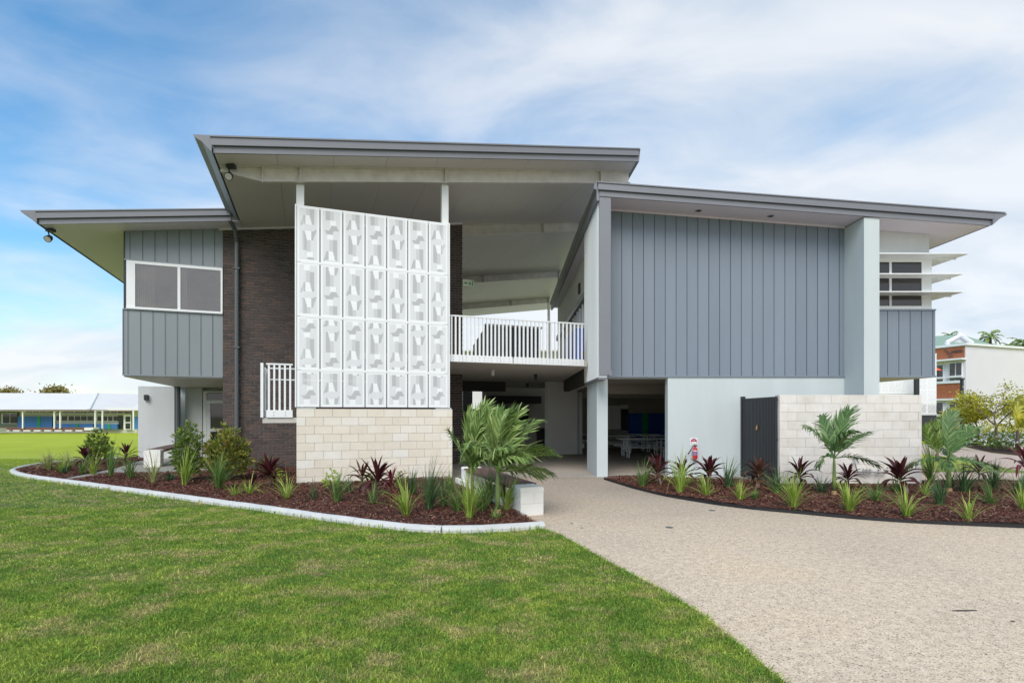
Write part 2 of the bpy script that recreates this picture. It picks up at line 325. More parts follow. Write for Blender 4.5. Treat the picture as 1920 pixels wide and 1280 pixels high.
def aggregate(name, base, dark, light):
    m = bpy.data.materials.new(name); m.use_nodes = True; nt = m.node_tree; l = nt.links.new; b = nt.nodes['Principled BSDF']; b.inputs['Roughness'].default_value = .85
    g = nt.nodes.new('ShaderNodeNewGeometry')
    v = nt.nodes.new('ShaderNodeTexVoronoi'); v.inputs['Scale'].default_value = 105; l(g.outputs['Position'], v.inputs['Vector'])
    sp = nt.nodes.new('ShaderNodeSeparateColor'); l(v.outputs['Color'], sp.inputs[0])
    r = ramp(m, sp.outputs[0], [(0, dark), (.10, tuple(.55 * a + .45 * c for a, c in zip(dark, base))), (.22, base), (.75, base), (1, light)], None)
    n = nt.nodes.new('ShaderNodeTexNoise'); n.inputs['Scale'].default_value = .55; n.inputs['Detail'].default_value = 5; n.inputs['Roughness'].default_value = .6; l(g.outputs['Position'], n.inputs['Vector'])
    r2 = ramp(m, n.outputs[0], [(.3, (.90, .90, .91)), (.5, (1, 1, 1)), (.7, (1.05, 1.02, .97))], None)
    n3 = nt.nodes.new('ShaderNodeTexNoise'); n3.inputs['Scale'].default_value = 14; n3.inputs['Detail'].default_value = 4; l(g.outputs['Position'], n3.inputs['Vector'])
    r3 = ramp(m, n3.outputs[0], [(.3, (.82, .82, .82)), (.62, (1.05, 1.05, 1.05))], None)
    mu = nt.nodes.new('ShaderNodeMixRGB'); mu.blend_type = 'MULTIPLY'; mu.inputs[0].default_value = 1; l(r.outputs[0], mu.inputs[1]); l(r2.outputs[0], mu.inputs[2])
    m2 = nt.nodes.new('ShaderNodeMixRGB'); m2.blend_type = 'MULTIPLY'; m2.inputs[0].default_value = 1; l(mu.outputs[0], m2.inputs[1]); l(r3.outputs[0], m2.inputs[2])
    # greyer and darker towards the breezeway
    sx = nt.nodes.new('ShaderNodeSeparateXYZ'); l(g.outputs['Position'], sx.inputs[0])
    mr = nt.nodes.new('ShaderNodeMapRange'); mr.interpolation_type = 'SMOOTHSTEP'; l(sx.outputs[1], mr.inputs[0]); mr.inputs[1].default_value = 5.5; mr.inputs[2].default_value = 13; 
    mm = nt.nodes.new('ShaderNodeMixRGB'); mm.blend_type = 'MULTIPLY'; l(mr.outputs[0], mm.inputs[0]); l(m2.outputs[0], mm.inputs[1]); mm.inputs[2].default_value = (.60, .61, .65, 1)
    l(mm.outputs[0], b.inputs['Base Color'])
    bp = nt.nodes.new('ShaderNodeBump'); bp.inputs['Strength'].default_value = .5; bp.inputs['Distance'].default_value = .006; l(v.outputs['Distance'], bp.inputs['Height']); l(bp.outputs[0], b.inputs['Normal'])
    return m
M['path'] = aggregate('exposed_aggregate', (.68, .54, .38), (.24, .18, .13), (.82, .70, .54))
M['footpath'] = mat('pink_path', (.52, .41, .33), .9, .1, 2)
M['kerb'] = mat('kerb_concrete', (.60, .60, .575), .85, .16, 3, .3, 80)
def hgt(x, y): return -.4 * sm(30, 58, y)
# ---------------------------------------------------------------- ground, paths, beds
xs = [-1500, -400, -120, -80, -60, -40, -25, -15, -8, 0, 8, 15, 25, 40, 60, 90, 150, 500, 1500]
ys = [-400, -60, -10, 0, 5, 10, 15, 20, 25, 30, 33, 36, 39, 42, 45, 48, 51, 54, 58, 62, 80, 120, 400, 1800]
mb = MB(); mb.v = [Vector((x, y, hgt(x, y))) for y in ys for x in xs]
nx = len(xs)
for j in range(len(ys) - 1):
    for i in range(nx - 1): mb.f.append([j * nx + i, j * nx + i + 1, (j + 1) * nx + i + 1, (j + 1) * nx + i]); mb.m.append(0)
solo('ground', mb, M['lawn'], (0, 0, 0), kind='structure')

EDGE = [G(*p) for p in [(1018, 991), (1050, 1003), (1084, 1021), (1150, 1058), (1240, 1105), (1312, 1149), (1375, 1199), (1437, 1252), (1469, 1276), (1620, 1420)]]
RBF = [G(*p) for p in [(1133, 899), (1187, 916), (1250, 931.5), (1344, 947), (1406, 955), (1500, 963.5), (1609, 974), (1719, 981.5), (1916, 990), (2300, 1003)]]
RBB = [Vector((p[0], p[1], 0)) for p in [(13.9, 9.3), (13.2, 12.85), (9.6, 13.05), (9.56, 12.32), (6.3, 12.32), (6.25, 12.95)]] + [G(1330, 900), G(1240, 898), G(1160, 896)]
def sheet(name, pts, z, m, th=0.0):
    mb = MB(); mb.add([(p[0], p[1], z) for p in pts], [tuple(range(len(pts)))])
    o = solo(name, mb, m, (0, 0, 0), kind='structure')
    bm = bmesh.new(); bm.from_mesh(o.data); bmesh.ops.triangulate(bm, faces=bm.faces[:], ngon_method='EAR_CLIP')
    for f in bm.faces:
        if f.normal.z < 0: f.normal_flip()
    bm.to_mesh(o.data); bm.free(); return o
pathpoly = EDGE + [Vector((3, .2, 0)), Vector((4, -6, 0)), Vector((30, -6, 0)), Vector((30, 8, 0)), Vector((14, 9, 0)), Vector((14, 13.2, 0)), Vector((9.6, 13.6, 0)), Vector((3, 15, 0)), LW(3.3, 14.5), LW(3.25, 8.0)]
sheet('path', pathpoly, .004, M['path'])
sheet('breezeway_floor', [LW(3.2, 13.6), LW(3.9, 13.62), Vector((2.2, 14.0, 0)), Vector((6.3, 13.3, 0)), Vector((9.5, 13.3, 0)), Vector((12, 14, 0)), Vector((12, 46, 0)), LW(-4, 46), LW(-5, 24), LW(3.0, 24)], .009, M['slab'])
# dark joint lines across the paving
mb = MB(); a, b_ = LW(3.3, 13.58), Vector((2.25, 13.98, 0))
LBpix = [(1018, 989), (960, 994), (900, 997), (820, 999), (780, 996), (700, 986.5), (600, 973), (500, 958), (400, 944), (300, 930), (200, 916), (120, 905), (60, 897), (32, 891), (22, 885), (32, 880.5), (70, 873), (130, 867), (228, 861)]
KERB = [G(*p) for p in LBpix]
bedL = KERB + [G(262, 857.5), LW(-2.6, 20.0), LW(-2.2, 17.46), LW(3.3, 17.46), LW(3.3, 13.5), LW(3.18, 8.15)]
sheet('mulch_bed', bedL, .035, M['soil'])
sheet('mulch_bed', RBF + RBB, .03, M['soil'])
# narrow concrete strip and pad with the seat in the left bed
sheet('concrete_strip', [G(*p) for p in [(113, 901), (182, 888), (220, 879), (262, 866), (330, 858), (372, 862), (400, 886), (330, 889), (250, 888), (205, 890), (137, 902.5)]], .044, M['concrete'])
# footpaths, lawn wedge and garden bed to the right, beyond the block wall
sheet('footpath', [G(*p) for p in [(1700, 831), (1730, 832.5), (1805, 837), (1859, 849), (1920, 855.5), (2300, 885), (2300, 905), (1920, 883), (1842, 870), (1816, 861), (1740, 852), (1690, 850)]], .006, M['footpath'])
sheet('footpath', [G(*p) for p in [(1700, 886), (1840, 885), (1920, 888), (2300, 912), (2300, 930), (1920, 905), (1780, 900), (1690, 900)]], .012, M['footpath'])
bedF = [G(*p) for p in [(1735, 831), (1805, 836.5), (1859, 848.5), (1920, 855), (2300, 884), (2300, 822), (1735, 817)]]
sheet('garden_bed', bedF, .008, M['soil'])

# kerb round the left bed: cast in lengths with joints
def resample(pts, step):
    out = [pts[0]]; acc = 0
    for a, b in zip(pts, pts[1:]):
        d = (b - a).length; t = step - acc
        while t <= d: out.append(a + (b - a) * (t / d)); t += step
        acc = (acc + d) % step if d + acc >= step else acc + d
    out.append(pts[-1]); return out
def smoothline(p, it=2, keep=()):
    for _ in range(it):
        q = [p[0]]
        for i in range(1, len(p) - 1): q.append(p[i] * .5 + (p[i - 1] + p[i + 1]) * .25)
        q.append(p[-1]); p = q
    return p
kroot = bpy.data.objects.new('kerb', None); C.objects.link(kroot); kroot['kind'] = 'structure'
kp = smoothline(resample(KERB, .3), 2)
prof = [(-.075, -.05), (-.075, .045), (-.055, .08), (-.01, .098), (.045, .092), (.075, .06), (.075, -.05)]
def kerbseg(pts):
    mb = MB(); n = len(prof); rows = []
    for i, p in enumerate(pts):
        t = (pts[min(i + 1, len(pts) - 1)] - pts[max(i - 1, 0)]).normalized(); nrm = Vector((t.y, -t.x, 0))
        jog = random.uniform(-.003, .003)
        rows += [p + nrm * a + Vector((0, 0, z + (jog if z > 0 else 0))) for a, z in prof]
    fs = [(i * n + k, i * n + (k + 1) % n, (i + 1) * n + (k + 1) % n, (i + 1) * n + k) for i in range(len(pts) - 1) for k in range(n)]
    fs += [tuple(range(n)), tuple(range((len(pts) - 1) * n, len(pts) * n))[::-1]]
    mb.v = rows; mb.f = [list(f) for f in fs]; mb.m = [0] * len(fs); return mb
i = 0
while i < len(kp) - 1:
    j = min(i + 5, len(kp) - 1); seg = [p.copy() for p in kp[i:j + 1]]
    if len(seg) > 1:
        seg[-1] = seg[-1] + (seg[-2] - seg[-1]).normalized() * .008
        part('kerb_segment', kerbseg(seg), M['kerb'], kroot)
    i = j
# rubber edging of the right bed
mb = MB(); e = smoothline(resample(RBF, .25), 2)
for a, b in zip(e, e[1:]):
    t = (b - a).normalized(); nn = Vector((t.y, -t.x, 0)) * .012
    mb.add([tuple(a - nn), tuple(a + nn), tuple(b + nn), tuple(b - nn)] + [tuple(p + Vector((0, 0, .055))) for p in (a - nn, a + nn, b + nn, b - nn)], [(4, 5, 6, 7), (0, 1, 5, 4), (2, 3, 7, 6), (1, 2, 6, 5), (3, 0, 4, 7)])
solo('bed_edging', mb, M['black'], e[0], kind='structure')

# ---------------------------------------------------------------- left wing
VB, VS, VA, VR = 17.45, 13.33, 16.8, 12.64
def zs(u): return 7.12 + .145 * (u + 2.17)
uL, uBk, uE = U(231, VB), U(418, VB), U(867, VB)
lw = thing('school_building', LW(uBk, VB), 'grey and dark brick wing with high overhanging skillion roof and open breezeway', 'building')
T = LW
def zy(py, px, v): return UZ(px, py, v)

# brick wall: mortar core, bricks set proud with recessed joints
mb = MB(T); mb.sbox(uBk, uE, VB + .012, VB + .24, -.1, -.1, zs(uBk) + .05, zs(uE) + .05)
bw = part('brick_wall', mb, M['mortar'], lw)
brickmesh = bevbox('brick', .228, .05, .073, .004, M['brick'])
cand = []; row = 0; z = .0
while z < zs(uE):
    off = 0 if row % 2 else .12; k = 0; u = uBk - off
    while u < uE:
        a0, a1 = max(u, uBk), min(u + .23, uE)
        if a1 - a0 > .05 and z + .08 < zs((a0 + a1) / 2): cand.append((a0, a1, z))
        u += .24
    z += .086; row += 1
uscrL, uscrR = U(556, VS), U(840, VS)
def vis(c):
    p = LW((c[0] + c[1]) / 2, VB, c[2] + .04); px = CX + F * p.x / p.y
    return (418 < px < 556 or px > 846) and not (c[2] < .9 and px < 470)
full = [c for c in cand if c[1] - c[0] > .2 and vis(c)]
full.sort(key=lambda c: (LW(c[0], VB, c[2]) - Vector((0, 0, EYE))).length)
big = set(full[:290])
rest = MB(T)
for c in cand:
    if c in big:
        p = LW((c[0] + c[1]) / 2, VB + .02 + random.uniform(-.002, .002), c[2] + .043); piece('brick', brickmesh, bw, p, TH)
    else:
        d = random.uniform(-.002, .002); rest.box(c[0], c[1], VB - .005 + d, VB + .03, c[2] + .0065, c[2] + .0795)
part('brickwork', rest, M['brick'], bw, kind='stuff')

# boards
def boards(parent, T, a0, a1, d, z0, zf, pitch, m, z0f=None, start=0):
    u = a0
    first = pitch if not start else start
    while u < a1 - .01:
        e = min(a1, u + first); first = pitch
        mb = MB(T); g = .006
        mb.sbox(u + g, e - g if e < a1 else e, d, d + .03, z0, z0, zf(u), zf(e))
        # folded rib beside each joint
        mb.sbox(u + g, u + g + .012, d - .008, d, z0 + .01, z0 + .01, zf(u) - .01, zf(u) - .01)
        part('cladding_board', mb, m, parent); u = e
zb0 = 2.735
wz0, wz1 = zy(589, 418, VB), zy(505, 418, VB)
# upper volume of the left bay
mb = MB(T); mb.sbox(uL, uBk - .002, VB + .03, VB + 20, zb0 + .02, zb0 + .02, zs(uL) + .02, zs(uBk) + .02)
bay = part('clad_wall', mb, M['seam'], lw)
boards(bay, T, uL, uBk - .004, VB, zb0 + .045, lambda u: wz0 - .03, .296, M['clad_left'], start=.11)
uW = U(234, VB)
boards(bay, T, uW, uBk - .004, VB, wz1 + .07, lambda u: zs(u) - .005, .296, M['clad_left'], start=.12)
mb = MB(T)
mb.box(uL - .012, uBk - .004, VB - .022, VB + .02, zb0, zb0 + .042)
mb.box(uL - .012, uBk - .004, VB - .03, VB + .02, wz0 - .03, wz0 - .002)
mb.box(uW - .012, uBk - .004, VB - .03, VB + .02, wz1 + .03, wz1 + .068)
mb.box(uL - .014, uL - .002, VB - .02, VB + 5.8, zb0, wz0 - .002)
part('flashing', mb, M['clad_left'], bay)
# soffit under the bay
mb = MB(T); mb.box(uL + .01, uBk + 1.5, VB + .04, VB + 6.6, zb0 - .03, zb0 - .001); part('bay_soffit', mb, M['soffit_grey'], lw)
# window of the bay
uw0, uw1, um, uj = U(237.5, VB), uBk - .006, U(336, VB), U(254, VB)
mb = MB(T); d0, d1 = VB - .035, VB + .03
mb.box(uw0, uw1, d0, d1, wz1 - .05, wz1 + .028); mb.box(uw0, uw1, d0 - .02, d1, wz0, wz0 + .06)
mb.box(uw0, uj, d0 + .002, d1, wz0 + .06, wz1 - .05); mb.box(uw1 - .05, uw1, d0 + .002, d1, wz0 + .06, wz1 - .05)
mb.box(um - .035, um + .035, d0 + .004, d1, wz0 + .06, wz1 - .05)
win = part('window', mb, M['white_metal'], lw)
for a, b in ((uj, um - .035), (um + .035, uw1 - .05)):
    mb = MB(T); mb.box(a, b, VB - .012, VB - .006, wz0 + .06, wz1 - .05); part('pane', mb, M['glass_see'], win)
    mb = MB(T); u = a + .02; ue = a + (b - a) * (.45 if a == uj else .16); k = 0
    while u < ue:
        wv = random.uniform(.03, .06); mb.add([(u, VB + .024, wz0 + .06), (u + wv * .5, VB + .004, wz0 + .06), (u + wv, VB + .024, wz0 + .06), (u, VB + .024, wz1 - .06), (u + wv * .5, VB + .004, wz1 - .06), (u + wv, VB + .024, wz1 - .06)], [(0, 1, 4, 3), (1, 2, 5, 4)]); u += wv
    part('curtain', mb, M['curtain'], win)
    mb = MB(T); mb.box(a + .01, b - .01, VB + .026, VB + .029, wz0 + .06, wz1 - .06); part('dim_room_sheet', mb, M['room'], win)  # dark mottled sheet close behind the glass; the room's dimness is in its colour

# ground floor behind the bay
vb1 = 23.0; ua, ub = U(259, vb1), U(327, vb1)
mb = MB(T); mb.box(ua, ub, vb1, vb1 + .25, -.1, zb0 - .031); part('blade_wall', mb, M['white_render'], lw)
vb2 = 23.5
mb = MB(T); mb.box(ub + .25, U(379, vb2), vb2, vb2 + .2, -.1, zb0 - .031)
mb.box(ua + .3, uE, vb2 + .25, 40, -.1, zb0 - .031); part('ground_floor_wall', mb, M['white_render'], lw)
mb = MB(T); mb.tube([(ub + .1, vb1 + .05, .0), (ub + .1, vb1 + .05, zb0 - .03)], .09, 8); part('downpipe', mb, M['pipe'], lw)
ud0, ud1 = U(381, vb2), U(440, vb2)
mb = MB(T); zt = zy(736, 400, vb2); zh = zy(753, 400, vb2)
mb.box(ud0, ud0 + .12, vb2 - .03, vb2 + .1, 0, zt + .06); mb.box(ud0 + .12, ud1, vb2 - .03, vb2 + .1, zt, zt + .06)
mb.box(ud0 + .12, ud1, vb2 - .03, vb2 + .1, zh - .06, zh + .06)
mb.box(ud0 + .12, ud0 + .25, vb2 - .02, vb2 + .08, 0, zh - .06)
mb.box(ud0 + .25, ud1, vb2 - .02, vb2 + .08, 1.0, 1.12); mb.box(ud0 + .25, ud1, vb2 - .02, vb2 + .08, 0.02, .2)
door = part('door', mb, M['white_metal'], lw)
mb = MB(T); mb.box(ud0 + .1, ud1, vb2 + .03, vb2 + .04, .1, zt); part('pane', mb, M['glass'], door)

# roof: one skillion plane rising to the right, stepped in plan
XR = 3.58
def clip(poly, fn):
    out = []
    for a, b in zip(poly, poly[1:] + poly[:1]):
        fa, fb = fn(a), fn(b)
        if fa >= 0: out.append(a)
        if fa * fb < 0: t = fa / (fa - fb); out.append((a[0] + (b[0] - a[0]) * t, a[1] + (b[1] - a[1]) * t))
    return out
def slabpoly(mb, poly, z0, z1):
    mb_ = [(p[0], p[1], zs(p[0]) + z0) for p in poly] + [(p[0], p[1], zs(p[0]) + z1) for p in poly]; n = len(poly)
    mb.add(mb_, [tuple(range(n))[::-1], tuple(range(n, 2 * n))] + [(i, (i + 1) % n, n + (i + 1) % n, n + i) for i in range(n)])
right = lambda p: XR - (p[0] * cT - p[1] * sT)
VEND = 38.5; uA0 = -6.55; uB0 = U(400, VR) 
mb = MB(T)
slabpoly(mb, [(uA0, VA), (uB0 + .01, VA), (uB0 + .01, VEND), (uA0, VEND)], .03, .25)
slabpoly(mb, clip([(uB0, VR), (24, VR), (24, VEND), (uB0, VEND)], right), .032, .252)
roof = part('roof', mb, M['fascia'], lw)
ust = uB0 + .02
while ust < 17.5:
    pl = clip([(ust, VR + .03), (ust + 1.194, VR + .03), (ust + 1.194, VEND), (ust, VEND)], lambda p: XR - .02 - (p[0] * cT - p[1] * sT))
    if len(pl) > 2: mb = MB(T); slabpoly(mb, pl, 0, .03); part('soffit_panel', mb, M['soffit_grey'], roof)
    ust += 1.2
mb = MB(T); slabpoly(mb, [(uA0 + .03, VA + .03), (uB0 + .01, VA + .03), (uB0 + .01, VEND), (uA0 + .03, VEND)], .001, .029); part('soffit_panel', mb, M['soffit'], roof)
# front fascias: two steps and a capping
def fasciaLW(u0, u1, v, ext=0.0):
    mb = MB(T)
    mb.sbox(u0, u1, v - .02, v + .02, zs(u0) - .005, zs(u1) - .005, zs(u0) + .128, zs(u1) + .128)
    part('lower_fascia', mb, M['fascia'], roof)
    mb = MB(T); mb.sbox(u0 - ext, u1, v - .075, v - .021, zs(u0 - ext) + .138, zs(u1) + .138, zs(u0 - ext) + .298, zs(u1) + .298)
    part('upper_fascia', mb, M['fascia'], roof)
    mb = MB(T); mb.sbox(u0 - ext, u1 + .02, v - .10, v + .1, zs(u0 - ext) + .299, zs(u1) + .299, zs(u0 - ext) + .33, zs(u1) + .33)
    part('roof_capping', mb, M['fascia'], roof)
uAR = U(433, VA)
uBR = (XR + VR * sT) / cT
fasciaLW(uA0, uAR, VA, .048); fasciaLW(uB0, uBR, VR, .048)
# eave gutters along the low (left) edges, seen in profile
def gutter(u0, v0, v1):
    mb = MB(T); z = zs(u0)
    mb.prism([(u0 - .02, z - .01), (u0 - .02, z + .13), (u0 - .05, z + .14), (u0 - .05, z + .33), (u0 - .36, z + .29), (u0 - .33, z + .24), (u0 - .20, z + .17)], v0, v1, 'v')
    part('gutter', mb, M['fascia'], roof)
gutter(uA0, VA - .078, VEND); gutter(uB0, VR - .078, VA + .5)
# right raking edge trim of the high roof (runs straight back)
mb = MB(); P0 = (XR, (VR + XR * sT) / cT) if False else None
a = LW(uBR, VR); y1 = 42.0
def zR(y): return zs(XR * cT + y * sT)
mb.add([(XR - .02, a.y, zR(a.y) - .01), (XR + .05, a.y - .02, zR(a.y) - .01), (XR + .08, a.y - .06, zR(a.y) + .33), (XR - .02, a.y, zR(a.y) + .33),
        (XR - .02, y1, zR(y1) - .01), (XR + .05, y1, zR(y1) - .01), (XR + .08, y1, zR(y1) + .33), (XR - .02, y1, zR(y1) + .33)],
       [(0, 1, 2, 3), (4, 7, 6, 5), (1, 5, 6, 2), (0, 4, 5, 1), (3, 2, 6, 7), (0, 3, 7, 4)])
part('side_fascia', mb, M['fascia'], roof)
# trim between brick and soffit
mb = MB(T); mb.sbox(uBk - .1, uE, VB - .04, VB - .008, zs(uBk - .1) - .05, zs(uE) - .05, zs(uBk - .1) - .001, zs(uE) - .001); part('soffit_trim', mb, M['soffit'], lw)
# roof beams (channels) with cleats
def beam(v, u0, u1, splices, dep=.35, taper=0.0):
    mb = MB(T); zz_ = lambda u, d: zs(u) - .001 - d
    def seg(a, b, da, db):
        mb.sbox(a, b, v, v + .012, zz_(a, da), zz_(b, db), zz_(a, 0), zz_(b, 0))
        mb.sbox(a, b, v - .09, v + .0, zz_(a, .015), zz_(b, .015), zz_(a, .001), zz_(b, .001))
        mb.sbox(a, b, v - .09, v + .0, zz_(a, da), zz_(b, db), zz_(a, da - .014), zz_(b, db - .014))
    u = u0
    if taper: seg(u0, u0 + taper, .12, dep); u = u0 + taper
    seg(u, u1, dep, dep)
    for s_ in splices: mb.box(s_ - .01, s_ + .01, v - .10, v - .001, zz_(s_, dep + .02), zz_(s_, .0))
    part('roof_beam', mb, M['galv'], lw)
beam(VS - .02, U(414, VS), U(1178, VS), [U(493, VS), U(563, VS), U(834, VS), U(1124, VS)], taper=U(493, VS) - U(414, VS))
beam(17.65, uE + .02, U(1090, 17.65), [U(1018, 17.65), U(1090, 17.65)])
beam(25.4, uE - 1, U(1050, 25.4), [U(906, 25.4), U(1047, 25.4)])
beam(33.2, uE - 1, U(1030, 33.2), [U(958, 33.2), U(1028, 33.2)])
for v_, px in ((25.4, 1049), (33.2, 1029)):
    mb = MB(T); u_ = U(px, v_); mb.box(u_ - .07, u_ + .07, v_ - .07, v_ + .07, 3.2, zs(u_)); part('roof_post', mb, M['galv'], lw)
# downpipe by the brick pier
ud = U(444, VB - .12)
mb = MB(T); mb.tube([(ud, VB - .12, .03), (ud, VB - .12, zs(ud) - .45)], .062, 10)
mb.tube([(ud, VB - .12, zs(ud) - .45), (ud - .02, VB - .35, zs(ud) - .15), (ud - .12, VB - .6, zs(ud) + .02)], .06, 8)
for z_ in (1.2, 3.6, 5.9): mb.box(ud - .08, ud + .08, VB - .19, VB - .01, z_, z_ + .04)
part('downpipe', mb, M['pipe'], lw, smooth=False)
# posts carrying the front beam
for px in (563, 834):
    mb = MB(T); u_ = U(px, VS + .08); w_ = .085; mb.box(u_ - w_, u_ + w_, VS + .03, VS + .17, 1.79, zs(u_) - .36); part('screen_post', mb, M['white_metal'], lw)
# first floor slab, balcony edge
usl0 = U(842, VS + .1)
def inright(p): return 2.25 - (p[0] * cT - p[1] * sT)
pl = clip([(usl0 - 2.2, VS + .12), (16, VS + .12), (16, 25.5), (usl0 - 2.2, 25.5)], inright)
mb = MB(T); n = len(pl)
mb.add([(p[0], p[1], 3.02) for p in pl] + [(p[0], p[1], 3.18) for p in pl], [tuple(range(n))[::-1], tuple(range(n, 2 * n))] + [(i, (i + 1) % n, n + (i + 1) % n, n + i) for i in range(n)])
part('balcony_slab', mb, M['slab_edge'], lw)
# deep dark bulkheads and services under the slab
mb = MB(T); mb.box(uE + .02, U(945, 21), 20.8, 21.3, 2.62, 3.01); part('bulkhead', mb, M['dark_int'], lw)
# back rooms of the breezeway (kiosk wall)
vk = 26.0
def kb(mb, px0, px1, py1, py0, d0, d1, m=0): return mb.box(U(px0, vk), U(px1, vk), vk + d0, vk + d1, UZ(px0, py0, vk), UZ(px0, py1, vk), m)
mb = MB(T); mb.box(U(906, vk), U(1100, vk), vk, vk + .2, 0, 3.2); 
kw = part('kiosk_wall', mb, M['int_wall'], lw)
mb = MB(T); mb.box(U(866, vk), U(905.5, vk), vk + .3, vk + .5, 0, 1.95); mb.box(U(871, vk), U(889, vk), vk + .3, vk + .5, 1.951, 3.2); part('side_panel', mb, M['fascia'], kw)
mb = MB(T); kb(mb, 918, 990, 765, 790, -.08, -.03); part('window', mb, M['glass'], kw)
mb = MB(T); kb(mb, 919, 989, 790.5, 826, -.07, -.02); part('counter_front', mb, M['int_grey'], kw)
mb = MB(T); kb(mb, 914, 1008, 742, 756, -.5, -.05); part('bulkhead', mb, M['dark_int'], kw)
mb = MB(T); mb.box(U(966, vk) - .02, U(966, vk) + .02, vk - .1, vk - .081, UZ(966, 790, vk), UZ(966, 765, vk)); part('mullion', mb, M['steel'], kw)
# grey rendered wall under the slab by the hall
vg = 20.0
mb = MB(T); mb.box(U(1028, vg), U(1083, vg), vg, vg + .35, 0, 3.015); part('grey_wall', mb, M['int_grey'], lw)
mb = MB(T); mb.box(U(1085.5, vg), U(1091, vg), vg - .05, vg + .1, 0, 2.6); part('white_post', mb, M['white_render'], lw)
mb = MB(T); mb.box(U(1091, vg), U(1094, vg), vg - .06, vg - .0, .25, .45); part('power_point', mb, M['white_metal'], lw)
# first floor deck furniture seen through the balusters: grey stair parapet with pale capping, opposite wing roof
vp = 19.2
mb = MB(T); mb.box(U(912, vp), U(1014, vp), vp, vp + .2, 3.181, UZ(940, 612, vp)); par = part('stair_parapet', mb, M['fascia'], lw)
mb = MB(T); mb.sbox(U(890, vp), U(912, vp), vp, vp + .2, 3.181, 3.181, UZ(890, 646, vp), UZ(912, 612, vp)); part('sloping_parapet', mb, M['int_wall'], lw)
mb = MB(T); mb.box(U(910, vp), U(1016, vp), vp - .03, vp + .23, UZ(940, 612, vp), UZ(940, 608.5, vp)); part('parapet_capping', mb, M['white_metal'], par)
print('left wing done')

# white baluster railing builder
def railing(root, T, a0, a1, d, z0, z1, n, flange, m, endpost=True):
    mb = MB(T); mb.box(a0, a1, d - .006, d + .045, z1 - .035, z1); part('top_rail', mb, m, root)
    k = (a1 - a0) / n
    for i in range(n):
        mb = MB(T); x = a0 + k * (i + .5); mb.box(x - .021, x + .021, d, d + .04, z0 + .01, z1 - .036); part('baluster', mb, m, root)
    q = max(1, int(n / 3)); kk = (a1 - a0) / q
    for i in range(q):
        mb = MB(T); mb.box(a0 + kk * i + .004, a0 + kk * (i + 1) - .004, d - .012, d - .001, z0, z0 + flange); fl = part('fixing_plate', mb, m, root)
        mb = MB(T)
        for bx in (.28, .72):
            for bz in (.3, .7): c = (a0 + kk * (i + bx)); mb.box(c - .01, c + .01, d - .018, d - .0121, z0 + flange * bz - .01, z0 + flange * bz + .01)
        part('bolt', mb, M['steel'], fl)
va = VS + .1
r1 = thing('balcony_railing', LW(U(843, va), va, 3.18), 'white vertical bar railing along the first floor balcony above the breezeway', 'railing')
railing(r1, T, U(843, va), U(961, va), va, 3.03, 4.235, 16, .18, M['white_metal'])
railing(r1, T, U(963, va), U(1095, va), va, 3.03, 4.235, 18, .18, M['white_metal'])
vl = VS + .25; z0l, z1l = UZ(520, 783, vl), UZ(520, 681, vl)
r2 = thing('landing_railing', LW(U(500, vl), vl, z0l), 'short white bar railing on the stair landing left of the patterned screen', 'railing')
railing(r2, T, U(499, vl), U(549, vl), vl, z0l + .01, z1l, 5, .17, M['white_metal'])
mb = MB(T); mb.box(U(488.5, vl), U(493, vl) + .01, vl - .02, vl + .0, z0l + .01, z1l); mb.box(U(488.5, vl), U(488.5, vl) + .03, vl, vl + 1.2, z0l + .01, z1l - .02); part('end_plate', mb, M['white_metal'], r2)
for i in range(9):
    mb = MB(T); y = vl + .12 + i * .16; mb.box(U(493, vl) + .02, U(493, vl) + .055, y, y + .045, z0l + .02, z1l - .1); part('baluster', mb, M['white_metal'], r2)
mb = MB(T); mb.box(U(492, vl), U(556, vl) + 2.6, vl + .02, vl + 1.7, z0l - .12, z0l + .0); part('landing_slab', mb, M['slab_edge'], r2)
mb = MB(T)
for z_ in (UZ(530, 690.5, vl + 1.5), UZ(530, 711.5, vl + 1.5)): mb.tube([(U(505, vl + 1.6), vl + 1.6, z_), (U(560, vl + 1.6) + 3, vl + 1.6, z_)], .02, 6)
part('handrail', mb, M['white_metal'], r2)

# ---------------------------------------------------------------- patterned screen on the cream block wall
u0, u1 = U(556, VS), U(848, VS)
bwall = thing('block_wall', LW((u0 + u1) / 2, VS), 'cream concrete block wall under the white patterned screen', 'wall')
mb = MB(T); mb.box(u0 + .01, u1 - .01, VS + .012, VS + .19, -.1, 1.795); mb.box(u0 + .01, u0 + .2, VS + .19, VB - .02, -.1, 1.795)
part('block_core', mb, M['block_joint'], bwall)
blk = bevbox('block', .394, .05, .194, .003, M['block']); half = bevbox('block', .19, .05, .194, .003, M['block'])
for r_ in range(9):
    u = u0 - (.2 if r_ % 2 else 0); zc = .0 + .2 * r_ + .097
    while u < u1 - .03:
        a, b = max(u, u0), min(u + .394, u1)
        me = blk if b - a > .3 else half
        if b - a > .04: piece('block', me, bwall, LW((a + b) / 2, VS + .022 + random.uniform(-.002, .002), zc), TH, sc=((b - a) / (.394 if me is blk else .19), 1, 1))
        u += .4
scr = thing('perforated_screen', LW((uscrL + uscrR) / 2, VS, 1.8), 'tall white perforated metal screen with geometric pattern on the cream block wall', 'screen')
zr = [1.835, 2.70, 3.95, 5.21, 6.53]
W_ = (uscrR - uscrL) / 7
